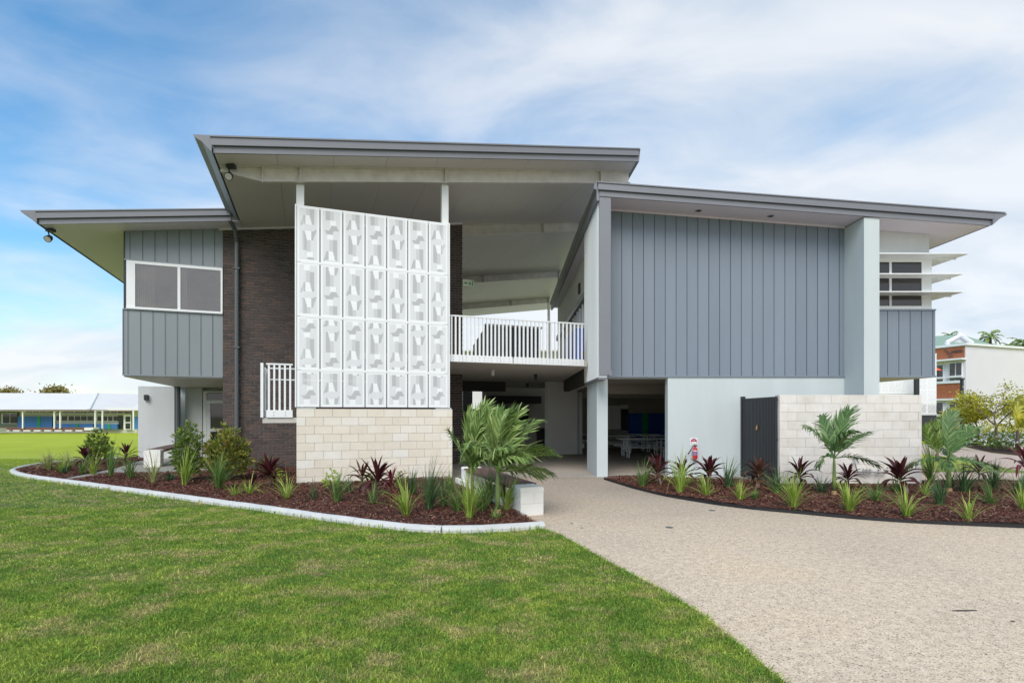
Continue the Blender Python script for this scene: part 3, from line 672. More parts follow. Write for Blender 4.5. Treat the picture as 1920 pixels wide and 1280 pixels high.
P_up = [(0, [(-85, 45), (-40, 57), (40, 57), (90, -15), (45, -60), (-40, -60), (-75, -15)], 1),
        (0, [(-80, 205), (-45, 205), (-45, 60), (-85, 45), (-135, 25)], 3), (0, [(-45, 205), (20, 205), (60, 57), (-45, 57)], 0),
        (0, [(23, 390), (103, 390), (103, 57), (60, 57), (23, 205)], 3), (0, [(-40, 400), (23, 400), (23, 205), (-40, 205)], 2),
        (0, [(23, 530), (135, 530), (103, 400), (23, 400)], 1), (0, [(-75, 535), (23, 535), (23, 400), (-75, 400)], 0)]
S_sh = [(-127, 0), (-42, 0), (-2, 75), (78, 75), (128, -10), (43, -10), (18, -65), (-82, -65)]
def inside(p, poly):
    x, y = p; c = False
    for (x1, y1), (x2, y2) in zip(poly, poly[1:] + poly[:1]):
        if (y1 > y) != (y2 > y) and x < (x2 - x1) * (y - y1) / (y2 - y1) + x1: c = not c
    return c
def tone(x, y):                      # x in -182..182, y periodic 1120, star at 0
    if abs(x) > 140: return 0
    y = (y + 560) % 1120 - 560
    yy = y - 560 if y > 0 else y + 560
    if inside((x, yy), S_sh): return 3
    for s in (1, -1):
        for _, pl, t in P_up:
            if inside((x * s, y * s), pl): return t
    return 1
PER = 1.56; NXc, NZc = 30, 44
for col in range(7):
    ph = 0 if col % 2 == 0 else .5
    for r_ in range(4):
        a0, a1 = uscrL + W_ * col + .012, uscrL + W_ * (col + 1) - .012
        b0, b1 = zr[r_] + .005, zr[r_ + 1] - .005
        mb = MB(T); nz = int((b1 - b0) / .03)
        for j in range(nz):
            zc0, zc1 = b0 + (b1 - b0) * j / nz, b0 + (b1 - b0) * (j + 1) / nz; zm = (zc0 + zc1) / 2
            edge = zm < b0 + .055 or zm > b1 - .055
            run = None
            for i in range(NXc + 1):
                if i < NXc:
                    x = ((i + .5) / NXc - .5) * 364
                    t = 0 if edge else tone(x, ((zm - (6.02 - PER * ph)) / PER) * 1120)
                else: t = -1
                if run is None: run = (i, t)
                elif t != run[1]:
                    x0, x1 = a0 + (a1 - a0) * run[0] / NXc, a0 + (a1 - a0) * i / NXc
                    mb.add([(x0, VS - .03, zc0), (x1, VS - .03, zc0), (x1, VS - .03, zc1), (x0, VS - .03, zc1)], [(0, 1, 2, 3)], run[1]); run = (i, t)
        # folded returns at the sides
        for x in (a0, a1): mb.add([(x, VS - .03, b0), (x, VS + .01, b0), (x, VS + .01, b1), (x, VS - .03, b1)], [(0, 1, 2, 3)], 0)
        for z_ in (b0, b1): mb.add([(a0, VS - .03, z_), (a1, VS - .03, z_), (a1, VS + .01, z_), (a0, VS + .01, z_)], [(0, 1, 2, 3)], 0)
        part('perforated_panel', mb, PERF, scr)
for z_ in zr[1:-1]:
    mb = MB(T); mb.box(uscrL + .1, uscrR - .1, VS - .034, VS + .0, z_ - .028, z_ + .028); part('rail', mb, M['white_metal'], scr)
mb = MB(T)
mb.box(uscrL - .035, uscrL, VS - .035, VS + .03, 1.835, zr[-1] + .01); part('frame_post', mb, M['white_metal'], scr)
mb = MB(T); mb.box(uscrR, uscrR + .04, VS - .035, VS + .03, 1.835, zr[-1] + .01); part('frame_post', mb, M['white_metal'], scr)
mb = MB(T); mb.box(uscrL - .03, uscrR + .03, VS + .012, VS + .03, zr[-1] - .05, zr[-1] + .008); part('top_rail', mb, M['white_metal'], scr)
for a, b in ((u0 + .02, u0 + .42), (u1 - .42, u1 - .03)):
    mb = MB(T); mb.box(a, b, VS + .0, VS + .19, 1.797, 1.832); part('base_plate', mb, M['white_metal'], scr)

# ---------------------------------------------------------------- right wing
YF, YM, X0 = 13.4, 14.2, 2.303
def zr_(x): return 7.125 - .0757 * (x - 2.63)
rw = thing('hall_building', (X0, YM, 0), 'blue grey clad right wing with sloping roof over pale rendered ground floor', 'building')
XE, YEND = 12.12, 27.5
mb = MB(); mb.sbox(X0 - .05, XE, YF + .02, YEND, zr_(X0) + .03, zr_(XE) + .03, zr_(X0) + .25, zr_(XE) + .25)
rroof = part('roof', mb, M['fascia'], rw)
mb = MB(); mb.sbox(X0 + .0, XE - .02, YF + .02, YEND - .1, zr_(X0), zr_(XE - .02), zr_(X0) + .029, zr_(XE - .02) + .029); part('soffit_panel', mb, M['soffit'], rroof)
def fr(x0, x1, y, w0, w1, dz0, dz1, nm):
    mb = MB(); mb.sbox(x0, x1, y + w0, y + w1, zr_(x0) + dz0, zr_(x1) + dz0, zr_(x0) + dz1, zr_(x1) + dz1); part(nm, mb, M['fascia'], rroof)
fr(X0, XE, YF, -.02, .018, -.01, .125, 'lower_fascia'); fr(X0 - .04, XE + .028, YF, -.075, -.021, .135, .295, 'upper_fascia'); fr(X0 - .06, XE + .30, YF, -.10, .12, .296, .325, 'roof_capping')
# right eave gutter, seen in profile, running back
z_ = zr_(XE); mb = MB(); mb.prism([(XE, z_ - .01), (XE, z_ + .12), (XE + .03, z_ + .13), (XE + .03, z_ + .29), (XE + .36, z_ + .27), (XE + .33, z_ + .22), (XE + .18, z_ + .15)], YF - .078, YEND, 'v'); part('gutter', mb, M['fascia'], rroof)
# left high edge gutter / barge running back
z_ = zr_(X0); mb = MB(); mb.prism([(X0 - .001, z_ - .12), (X0 - .001, z_ + .32), (X0 - .12, z_ + .32), (X0 - .14, z_ + .18), (X0 - .07, z_ + .16), (X0 - .07, z_ - .12)], YF + .0, YEND, 'v'); part('gutter', mb, M['fascia'], rroof)
# downlights in the front soffit
for px, py in ((1310, 387), (1445, 397.5)):
    x = (px - CX) / F * 13.83; mb = MB(); mb.lathe((x, 13.83, zr_(x) - .012), [(.0, 0), (.085, 0), (.085, .02)], 18); mb2 = part('downlight', mb, M['steel'], rw)
    mb = MB(); mb.lathe((x, 13.83, zr_(x) - .0145), [(.0, 0), (.06, 0), (.06, .002)], 16); part('lamp', mb, M['dark'], mb2)
# dark corner blade
zbb = EYE + (HY - 703) / F * YF
mb = MB(); mb.sbox(X0 + .004, .1935 * YF, YF, YM + .02, zbb, zbb, zr_(X0) - .011, zr_(2.59) - .011); part('corner_blade', mb, M['fascia'], rw)
mb = MB(); mb.box(.190 * YF, .1955 * YF, YF - .01, YF + .05, zbb - .01, zbb + .12); part('blade_foot', mb, M['fascia'], rw)
# corrugated side wall
zt = zr_(X0) - .13
pts = []; y = YF + .03; k = 0
while y < 15.8:
    pts += [(y, X0), (y + .10, X0), (y + .115, X0 - .028), (y + .15, X0 - .028), (y + .165, X0)]; y += .19
mb = MB()
for (ya, xa), (yb, xb) in zip(pts, pts[1:]):
    mb.add([(xa, ya, 2.6), (xb, yb, 2.6), (xb, yb, zt), (xa, ya, zt)], [(0, 3, 2, 1)])
mb.box(X0 + .002, X0 + .2, YF + .03, 15.8, 2.6, zt)
sw = part('ribbed_side_wall', mb, M['white_render'], rw)
mb = MB(); mb.box(X0 - .03, X0 + .2, YF + .01, 15.82, 2.55, 2.598); part('base_flashing', mb, M['fascia'], sw)
# wall further back with high windows
XI = 2.62
mb = MB(); mb.box(XI, XI + .2, 15.81, YEND, 2.65, zr_(XI) - .002); iw = part('side_wall', mb, M['int_grey'], rw)
zw = EYE + (HY - 545) / F * 15.81
for i in range(7):
    y = 16.2 + i * 1.35
    mb = MB(); mb.box(XI - .05, XI - .001, y, y + 1.1, 4.4, 5.35); wn = part('window', mb, M['glass'], iw)
    mb = MB(); mb.box(XI - .11, XI - .03, y - .08, y - .005, 4.3, 5.4); mb.box(XI - .11, XI - .051, y + .5, y + .57, 4.3, 5.4); part('frame', mb, M['white_metal'], wn)
mb = MB(); mb.box(XI - .16, XI - .001, 15.83, YEND, 5.45, 5.62); part('window_head', mb, M['fascia'], iw)
for y in (16.6, 19.2): mb = MB(); mb.box(XI - .06, XI - .001, y, y + .3, 6.05, 6.4); part('vent', mb, M['dark'], iw)
mb = MB(); mb.box(XI - .55, XI - .06, 16.6, 19.6, 3.19, 4.35); lk = part('locker_bank', mb, M['locker_blue'], rw)
# lower beam along the breezeway
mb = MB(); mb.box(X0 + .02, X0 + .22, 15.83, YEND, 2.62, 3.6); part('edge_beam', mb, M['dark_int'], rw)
# cladding of the main front
xc0, xc1 = .1935 * YF - .1, .6313 * YM
mb = MB(); mb.sbox(xc0, xc1, YM + .03, YM + .2, 2.66, 2.66, zr_(xc0) - .002, zr_(xc1) - .002); cw = part('clad_wall', mb, M['seam'], rw)
boards(cw, ID, (1146 - CX) / F * YM - .21, xc1, YM, 2.70, lambda x: zr_(x) - .03, .2895, M['clad_right'], start=.20)
mb = MB(); mb.box(xc0, xc1, YM - .02, YM + .02, 2.655, 2.698); part('flashing', mb, M['clad_right'], cw)
mb = MB(); mb.sbox(xc0 + .1, xc1, YM - .03, YM + .0, zr_(xc0 + .1) - .04, zr_(xc1) - .04, zr_(xc0 + .1) - .002, zr_(xc1) - .002); part('soffit_trim', mb, M['soffit'], cw)
# rendered ground floor
xo0, xo1 = .2960 * YM + .05, 8.98
mb = MB(); mb.box(.3003 * YM, xo1 + .2, YM + .01, YM + .26, -.05, 2.654); part('rendered_wall', mb, M['cool_render'], rw)
mb = MB(); mb.box(.1672 * YM, .1875 * YM, YM, 15.95, -.05, 2.60); part('pillar', mb, M['cool_render'], rw)
mb = MB(); mb.box(8.965, 9.353, YF + .02, YM + .3, -.05, zr_(9.353) - .003); part('fin_wall', mb, M['cool_render'], rw)
mb = MB(); mb.box(.1875 * YM + .002, .3003 * YM - .002, YM + .05, YM + .2, 2.62, 2.655); part('lintel', mb, M['cool_render'], rw)
# first floor slab / undercroft ceiling and interior walls
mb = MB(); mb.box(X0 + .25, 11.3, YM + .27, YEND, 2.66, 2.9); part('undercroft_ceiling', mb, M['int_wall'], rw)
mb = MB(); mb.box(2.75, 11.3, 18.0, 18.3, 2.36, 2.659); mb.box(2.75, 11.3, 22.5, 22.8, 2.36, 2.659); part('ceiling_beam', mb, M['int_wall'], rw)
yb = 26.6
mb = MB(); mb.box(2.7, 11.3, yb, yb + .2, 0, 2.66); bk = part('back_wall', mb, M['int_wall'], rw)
mb = MB(); mb.box(9.0, 9.2, YM + .3, yb, 0, 2.66); part('inner_side_wall', mb, M['int_wall'], rw)
def bkbox(name, px0, px1, py0, py1, m, d=.1):
    mb = MB(); y = yb - d; mb.box((px0 - CX) / F * y, (px1 - CX) / F * y, y, yb - .001, EYE + (HY - py1) / F * y, EYE + (HY - py0) / F * y); return part(name, mb, m, bk)
bkbox('door', 1141, 1164, 760, 804, M['int_grey'], .06); bkbox('transom_window', 1164, 1178, 758.5, 766, M['signwhite'], .05)
bkbox('door_leaf', 1164, 1178, 767, 806, M['dark'], .05)
lock = thing('locker_bank', ((1182 - CX) / F * yb, yb - .5, 0), 'row of dark blue lockers at the back of the undercroft', 'lockers')
x = (1181 - CX) / F * (yb - .5)
for i in range(13):
    mb = MB(); mb.box(x + i * .3, x + i * .3 + .288, yb - .5, yb - .12, .03, .85); mb.box(x + i * .3, x + i * .3 + .288, yb - .5, yb - .12, .87, 1.72)
    part('locker_door', mb, M['far_green'] if i in (2,) else M['locker_blue'], lock)
# right bay: clad box, window, sun shades
xb0, xb1 = 9.355, .8005 * YM
mb = MB(); mb.box(xb0, xb1 - .03, YM + .03, YEND - .5, 2.68, 4.47); mb.sbox(xb0, .795 * YM - .03, YM + .05, YEND - .5, 4.471, 4.471, zr_(xb0) - .003, zr_(.795 * YM) - .003)
rb = part('bay_wall', mb, M['white_render'], rw)
mb = MB(); mb.box(xb0, xb1 - .03, YM + .012, YM + .028, 2.70, 4.42); part('board_backing', mb, M['seam'], rb)
boards(rb, ID, xb0, xb1, YM - .02, 2.70, lambda x: 4.42, .30, M['clad_right'], start=.142)
mb = MB(); mb.box(xb0, xb1 + .01, YM - .04, YM + .01, 2.65, 2.699); mb.box(xb0, xb1 + .01, YM - .04, YM + .01, 4.421, 4.46); mb.box(xb1 - .029, xb1 + .005, YM + .011, YEND - .5, 2.65, 4.46); part('flashing', mb, M['clad_right'], rb)
mb = MB(); mb.box(xb0, xb1 - .03, YM + .03, YEND - .5, 2.651, 2.679); part('bay_soffit', mb, M['soffit_grey'], rb)
zw0, zw1 = 4.50, EYE + .286 * YM; xw1 = .7765 * YM; xm = .718 * YM
mb = MB(); mb.box(xb0, .795 * YM, YM + .0, YM + .05, zw0 - .03, zw0 + .05); mb.box(xb0, .795 * YM, YM + .0, YM + .05, zw1, zw1 + .25)
mb.box(xw1, .795 * YM, YM + .002, YM + .05, zw0 + .05, zw1); mb.box(xm - .03, xm + .03, YM + .002, YM + .05, zw0 + .05, zw1)
wn = part('window', mb, M['white_metal'], rw)
mb = MB(); mb.box(xb0, xm - .03, YM + .02, YM + .045, zw0 + .05, zw1); part('pane', mb, M['glass'], wn)
mb = MB(); mb.box(xm + .03, xw1, YM + .02, YM + .045, zw0 + .05, zw1); part('pane', mb, M['glass'], wn)
for (py, pxr) in ((475, 1817), (513, 1807), (546.5, 1808)):
    z_ = EYE + (HY - py) / F * 13.75; xr = (pxr - CX) / F * 13.75
    mb = MB(); mb.box(xb0 + .002, xr, 13.75, YM - .021, z_ - .012, z_ + .012); mb.box(.797 * YM, xr, YM - .02, YM + 8, z_ - .011, z_ + .011)
    sh = part('sun_shade', mb, M['white_metal'], rw)
    mb = MB()
    for yy in (14.05, 15.6): mb.box(.797 * YM, xr - .08, yy, yy + .012, z_ - .075, z_ - .013)
    part('bracket', mb, M['white_metal'], sh)
print('right wing done')

# ---------------------------------------------------------------- block wall and gate on the right
YW = 12.3; xw0, xw1_ = 6.27, .776 * YW; nr = 11; top = 2.115
bw2 = thing('block_wall', ((xw0 + xw1_) / 2, YW, 0), 'off-white concrete block service wall behind the purple leaved plants on the right', 'wall')
mb = MB(); mb.box(xw0 + .012, xw1_ - .012, YW + .012, YW + .19, -.1, top - .004); mb.box(xw1_ - .2, xw1_ - .012, YW + .19, YM - .01, -.1, top - .005); part('block_core', mb, M['block_joint'], bw2)
blk2 = bevbox('block', .395, .05, .1955, .002, M['block_white']); half2 = bevbox('block', .193, .05, .1955, .002, M['block_white'])
rowh = .2
for r_ in range(nr):
    x = xw0 - (.2 if r_ % 2 else 0); zc = top - rowh * (r_ + .5)
    while x < xw1_ - .03:
        a, b = max(x, xw0), min(x + .394, xw1_); me = blk2 if b - a > .3 else half2
        if b - a > .04: piece('block', me, bw2, (( a + b) / 2, YW + .022 + random.uniform(-.0015, .0015), zc), 0, sc=((b - a) / (.393 if me is blk2 else .193), 1, 1))
        x += .4
mb = MB(); mb.box(xw0 - .005, xw0 + .009, YW + .05, YW + .2, 0, top); part('wall_end', mb, M['block_white'], bw2)
gate = thing('slatted_gate', (xw0, (YW + YM) / 2 + .1, .05), 'pair of black vertical slat gates beside the off-white block wall', 'gate')
y0g, y1g = YW + .06, YM - .02; ns = 24; k = (y1g - y0g) / ns
for i in range(ns):
    mb = MB(); y = y0g + k * i; mb.box(xw0 - .05, xw0 - .015, y + .008, y + k - .022, .08, 2.08); part('slat', mb, M['dark'], gate)
for ya, yb_ in ((y0g, (y0g + y1g) / 2 - .01), ((y0g + y1g) / 2 + .01, y1g)):
    mb = MB(); 
    for z_ in (.12, 1.05, 1.98): mb.box(xw0 - .012, xw0 + .03, ya, yb_, z_, z_ + .05)
    part('frame', mb, M['dark'], gate)
mb = MB(); mb.box(xw0 - .07, xw0 + .03, y1g - .05, y1g + .03, 0, 2.14); part('post', mb, M['dark'], gate)
mb = MB(); ym = (y0g + y1g) / 2; mb.box(xw0 - .085, xw0 - .055, ym - .025, ym + .025, 1.28, 1.36); mb.tube([(xw0 - .07, ym - .015, 1.36), (xw0 - .07, ym - .015, 1.40), (xw0 - .07, ym + .015, 1.40), (xw0 - .07, ym + .015, 1.36)], .006, 6); part('padlock', mb, M['brass'], gate)
# pipe manifold with taps on the wall
pm = thing('pipe_manifold', (8.3, YW - .1, .35), 'grey water pipe manifold with small taps low on the off-white block wall', 'pipes')
gx = lambda px, y=YW - .12: (px - CX) / F * y
gz = lambda py, y=YW - .12: EYE + (HY - py) / F * y
mb = MB(); yp = YW - .1; mb.tube([(gx(1610), yp, gz(884)), (gx(1662), yp, gz(885.5))], .022, 8)
mb.tube([(gx(1609), yp, gz(886)), (gx(1604), yp, gz(868)), (gx(1607), yp, gz(858)), (gx(1608), yp, gz(853))], .018, 8); part('pipe', mb, M['steel'], pm)
for px in (1620, 1626, 1632, 1648, 1660):
    mb = MB(); mb.tube([(gx(px), yp, gz(889)), (gx(px), yp, gz(878 + (px % 3)))], .014, 6); mb.box(gx(px) - .04, gx(px) + .04, yp - .03, yp + .0, gz(882) , gz(880.6)); part('valve', mb, M['steel'], pm)
mb = MB(); mb.box(gx(1603), gx(1612), yp - .03, yp + .02, gz(858), gz(851)); part('valve_head', mb, M['galv'], pm)

# ---------------------------------------------------------------- fire extinguisher and its sign
xe = (1303.5 - CX) / F * 14.1; ye = YM - .09
fe = thing('fire_extinguisher', (xe, ye, .48), 'red fire extinguisher with black hose on the pale rendered wall', 'fire extinguisher')
zb_ = EYE + (HY - 860) / F * ye
mb = MB(); mb.lathe((xe, ye, zb_), [(.0, 0), (.055, 0), (.062, .015), (.062, .245), (.05, .285), (.025, .31), (.02, .33)], 20); part('cylinder', mb, M['red'], fe, smooth=False)
mb = MB(); mb.lathe((xe, ye, zb_ + .10), [(.0635, 0), (.0635, .09)], 20); part('label_band', mb, mat('label_print', (.5, .25, .35), .4, col2=(.12, .1, .3), vscale=60), fe)
mb = MB(); mb.lathe((xe, ye, zb_ + .205), [(.0636, 0), (.0636, .024)], 20); part('white_band', mb, M['signwhite'], fe)
mb = MB(); mb.box(xe - .025, xe + .03, ye - .02, ye + .02, zb_ + .33, zb_ + .36); mb.tube([(xe, ye, zb_ + .36), (xe + .06, ye - .01, zb_ + .385)], .009, 6); mb.tube([(xe, ye, zb_ + .34), (xe + .065, ye - .01, zb_ + .345)], .009, 6); mb.tube([(xe - .02, ye, zb_ + .35), (xe - .025, ye, zb_ + .40)], .008, 6); part('valve_handle', mb, M['dark'], fe)
mb = MB(); mb.tube([(xe - .02, ye, zb_ + .345), (xe - .06, ye - .02, zb_ + .33), (xe - .12, ye - .03, zb_ + .25), (xe - .17, ye - .03, zb_ + .17), (xe - .20, ye - .03, zb_ + .13)], [.011, .012, .012, .014, .016], 8); part('hose', mb, M['black'], fe, smooth=True)
zs_ = EYE + (HY - 827.5) / F * YM; xs_ = (1301 - CX) / F * YM
sg = thing('fire_sign', (xs_, YM, zs_), 'round red and white fire extinguisher sign above the extinguisher', 'sign')
mb = MB(); mb.box(xs_ - .1, xs_ + .1, YM - .0, YM + .009, zs_ - .1, zs_ + .1); part('plate', mb, M['signwhite'], sg)
def disc(r, a0, a1, y, n=24, r0=0):
    mb = MB(); vs = []; fs = []
    for i in range(n + 1): a = a0 + (a1 - a0) * i / n; vs += [(xs_ + r0 * math.cos(a), y, zs_ + r0 * math.sin(a)), (xs_ + r * math.cos(a), y, zs_ + r * math.sin(a))]
    fs = [(2 * i, 2 * i + 1, 2 * i + 3, 2 * i + 2) for i in range(n)]; return mb.add(vs, fs)
part('red_half_disc', disc(.082, 0, math.pi, YM - .002), M['red_dark'], sg)
part('red_ring', disc(.082, 0, 2 * math.pi, YM - .0035, 36, .074), M['red_dark'], sg)
def text(s, size, loc, rot, m, parent, name='lettering'):
    cu = bpy.data.curves.new(name, 'FONT'); cu.body = s; cu.size = size; cu.align_x = 'CENTER'; cu.align_y = 'CENTER'; cu.extrude = .001
    o = bpy.data.objects.new(name, cu); C.objects.link(o); dg = bpy.context.evaluated_depsgraph_get(); me = bpy.data.meshes.new_from_object(o.evaluated_get(dg)); bpy.data.objects.remove(o)
    me.materials.clear(); me.materials.append(m); o = bpy.data.objects.new(name, me); C.objects.link(o); o.parent = parent; o.location = Vector(loc) - topof(parent).location; o.rotation_euler = rot; return o
text('FIRE', .045, (xs_, YM - .004, zs_ + .038), (R(90), 0, 0), M['signwhite'], sg)

# ---------------------------------------------------------------- exit sign, flood lights, wall light, pendant lights, bin
u_ = U(866, VB); ex = thing('exit_sign', LW(u_ + .25, VB + .1, UZ(878, 532, VB)), 'small pale exit sign with running figure and arrow at the brick corner', 'sign')
ze = UZ(878, 532, VB); mb = MB(T); mb.box(u_ + .01, u_ + .40, VB - .08, VB + .02, ze - .12, ze + .12); part('housing', mb, M['exit'], ex)
mb = MB(T); y = VB - .083
mb.prism([(u_ + .05, ze), (u_ + .11, ze + .05), (u_ + .11, ze + .02), (u_ + .18, ze + .02), (u_ + .18, ze - .02), (u_ + .11, ze - .02), (u_ + .11, ze - .05)], y, y + .002, 'v')
mb.prism([(u_ + .24, ze + .06), (u_ + .28, ze + .06), (u_ + .28, ze + .03), (u_ + .24, ze + .03)], y, y + .002, 'v')
mb.prism([(u_ + .22, ze + .02), (u_ + .29, ze + .025), (u_ + .30, ze - .02), (u_ + .27, ze - .07), (u_ + .25, ze - .07), (u_ + .26, ze - .02), (u_ + .23, ze - .05), (u_ + .215, ze - .04)], y, y + .002, 'v')
mb.prism([(u_ + .33, ze - .08), (u_ + .37, ze - .08), (u_ + .37, ze + .08), (u_ + .33, ze + .08)], y, y + .002, 'v')
part('pictogram', mb, M['exit_green'], ex)
def flood(px, py, v, lab):
    Y = UY(px, v); p = Vector(((px - CX) / F * Y, Y, EYE + (HY - py) / F * Y)); u = p.x * cT + p.y * sT; z = zs(u) - .002
    o = thing('flood_light', (p.x, p.y, z), lab, 'flood light')
    x, y = p.x, p.y
    mb = MB(); mb.box(x - .05, x + .13, y - .06, y + .06, z - .075, z); part('mount', mb, M['dark'], o)
    mb = MB(); mb.tube([(x - .02, y, z - .075), (x - .0, y, z - .15), (x, y, z - .2)], .016, 8); part('bracket', mb, M['dark'], o)
    mb = MB(); d = Vector((.15, -.75, -.55)).normalized(); c = Vector((x, y, z - .24)); mb.tube([tuple(c - d * .09), tuple(c - d * .03), tuple(c + d * .08)], [.045, .075, .088], 14); part('lamp_head', mb, M['dark'], o)
    mb = MB(); mb.tube([tuple(c + d * .0805), tuple(c + d * .083)], .072, 14); part('lens', mb, M['galv'], o)
flood(430, 298, VR + .55, 'grey flood light under the left corner of the high roof')
flood(92, 428, VA + .35, 'grey flood light under the far left tip of the lower roof')
p = LW(U(275, vb1), vb1 - .06, UZ(275, 745, vb1)); wl = thing('wall_light', p, 'small dark box wall light on the white wall under the left bay', 'wall light')
mb = MB(T); uu = U(275, vb1); mb.box(uu - .06, uu + .06, vb1 - .12, vb1 - .001, p.z - .1, p.z + .1); part('housing', mb, M['dark'], wl)
mb = MB(T); mb.box(uu - .045, uu + .045, vb1 - .1, vb1 - .02, p.z - .103, p.z - .1005); part('lens', mb, M['galv'], wl)
for px, py, yy, lb in ((924, 690, 16, 'white canister light under the slab nearest the brick corner'), (1004, 704, 18, 'black canister light under the slab near the grey wall'), (989, 728, 23, 'black canister light furthest back under the slab')):
    x = (px - CX) / F * yy; o = thing('ceiling_light', (x, yy, 3.015), lb, 'ceiling light')
    mb = MB(); mb.lathe((x, yy, 2.83), [(0, 0), (.05, 0), (.055, .17), (.04, .186)], 14); part('canister', mb, M['galv'] if px == 924 else M['dark'], o)
yb2 = 24.5; xb = (1018 - CX) / F * yb2
bn = thing('wheelie_bin', (xb, yb2, .01), 'dark wheelie bin beside the grey wall in the breezeway', 'bin')
mb = MB(); mb.add([(xb - .24, yb2 - .28, .05), (xb + .24, yb2 - .28, .05), (xb + .24, yb2 + .28, .05), (xb - .24, yb2 + .28, .05), (xb - .3, yb2 - .33, .92), (xb + .3, yb2 - .33, .92), (xb + .3, yb2 + .33, .92), (xb - .3, yb2 + .33, .92)], [(3, 2, 1, 0), (4, 5, 6, 7), (0, 1, 5, 4), (1, 2, 6, 5), (2, 3, 7, 6), (3, 0, 4, 7)]); part('body', mb, M['dark_int'], bn)
mb = MB(); mb.prism([(yb2 - .36, .93), (yb2 - .3, 1.0), (yb2 + .1, 1.05), (yb2 + .36, 1.0), (yb2 + .36, .93)], xb - .32, xb + .32, 'u'); part('lid', mb, M['dark'], bn)
for s in (-1, 1): mb = MB(); mb.tube([(xb + s * .27, yb2 + .3, .1), (xb + s * .32, yb2 + .3, .1)], .1, 12); part('wheel', mb, M['black'], bn)

# ---------------------------------------------------------------- dining tables in the undercroft
def table(x, y, L_, lab):
    o = thing('picnic_table', (x + L_ / 2, y, .01), lab, 'table', 'white bench tables in the undercroft')
    def bx(nm, *a): mb = MB(); mb.box(*a); return part(nm, mb, M['white_metal'], o)
    bx('tabletop', x, x + L_, y - .38, y + .38, .72, .75)
    for s in (-1, 1): bx('seat', x, x + L_, y + s * .66 - .15, y + s * .66 + .15, .42, .45)
    for xx in (x + .3, x + L_ - .3):
        mb = MB(); mb.tube([(xx, y - .66, .42), (xx, y - .62, .04)], .028, 6); mb.tube([(xx, y + .66, .42), (xx, y + .62, .04)], .028, 6); mb.tube([(xx, y - .28, .72), (xx, y - .28, .04)], .028, 6); mb.tube([(xx, y + .28, .72), (xx, y + .28, .04)], .028, 6); mb.tube([(xx, y - .66, .3), (xx, y + .66, .3)], .022, 6); part('leg_frame', mb, M['white_metal'], o)
table(4.25, 20.6, 1.9, 'white bench table nearest the undercroft opening'); table(6.35, 20.9, 1.9, 'white bench table right of the nearest one, behind the rendered wall')
table(3.6, 23.2, 1.9, 'white bench table in the second row, seen at the pillar edge'); table(5.75, 23.4, 1.9, 'white bench table in the second row in front of the blue lockers')
table(2.9, 25.0, 1.7, 'white bench table furthest back, left of the pillar'); table(5.3, 25.1, 1.8, 'white bench table furthest back, right under the blue lockers')

# ---------------------------------------------------------------- seats
def bench(u, v0, v1, w_, lab, piers, m, hh=.47):
    o = thing('bench', LW(u + w_ / 2, v0), lab, 'bench')
    for vv, wd in piers:
        mb = MB(T); mb.box(u + .01, u + w_ - .01, vv + .01, vv + wd - .01, 0, hh - .07); pr = part('pier', mb, M['block_joint'], o)
        for r_ in range(2):
            cuts = [0, .58, 1] if r_ else [0, 1]
            for a, b in zip(cuts, cuts[1:]):
                mb = MB(T); mb.box(u + w_ * a + .002, u + w_ * b - .002, vv, vv + wd, .2 * r_ + .001, .2 * r_ + .197); part('block', mb, M['block_paint'], pr)
        mb = MB(T); mb.prism([(u - .003, .399), (u - .003, hh - .02), (u + .02, hh), (u + w_ - .02, hh), (u + w_ + .003, hh - .02), (u + w_ + .003, .399)], vv - .003, vv + wd + .003, 'v'); part('capping', mb, M['block_paint'], pr)
    vv = v0 + piers[0][1] + .01; nsl = 4; sw_ = (w_ + .1) / nsl
    for i in range(nsl):
        mb = MB(T); mb.box(u - .05 + sw_ * i + .004, u - .05 + sw_ * (i + 1) - .004, vv, v1, hh - .035, hh + .005); part('timber_slat', mb, M['timber'], o)
    mb = MB(T); mb.box(u + .03, u + w_ - .03, vv, v1, hh - .09, hh - .037); part('seat_frame', mb, M['dark'], o)
    return o
bench(3.17, 8.1, 11.4, .41, 'timber slat bench with white block ends beside the path and palm', [(8.1, .40), (11.41, .40)], None)
mb = MB(T)
lowr = thing('low_block_edge', LW(3.1, 9.5), 'low white block edging under the timber bench by the path', 'garden edge')
for i in range(9): mb = MB(T); mb.box(3.10, 3.165, 8.52 + i * .4, 8.52 + i * .4 + .39, 0, .19); part('block', mb, M['block_paint'], lowr)
ub_ = U(272.5, 17.2)
G_ = G(285, 878); vB = -G_.x * sT + G_.y * cT; uB_ = G_.x * cT + G_.y * sT
bench(uB_ - .22, vB, vB + 3.4, .44, 'timber slat bench with white block end on the pad under the left bay', [(vB, .40), (vB + 3.41, .4)], None, .56)

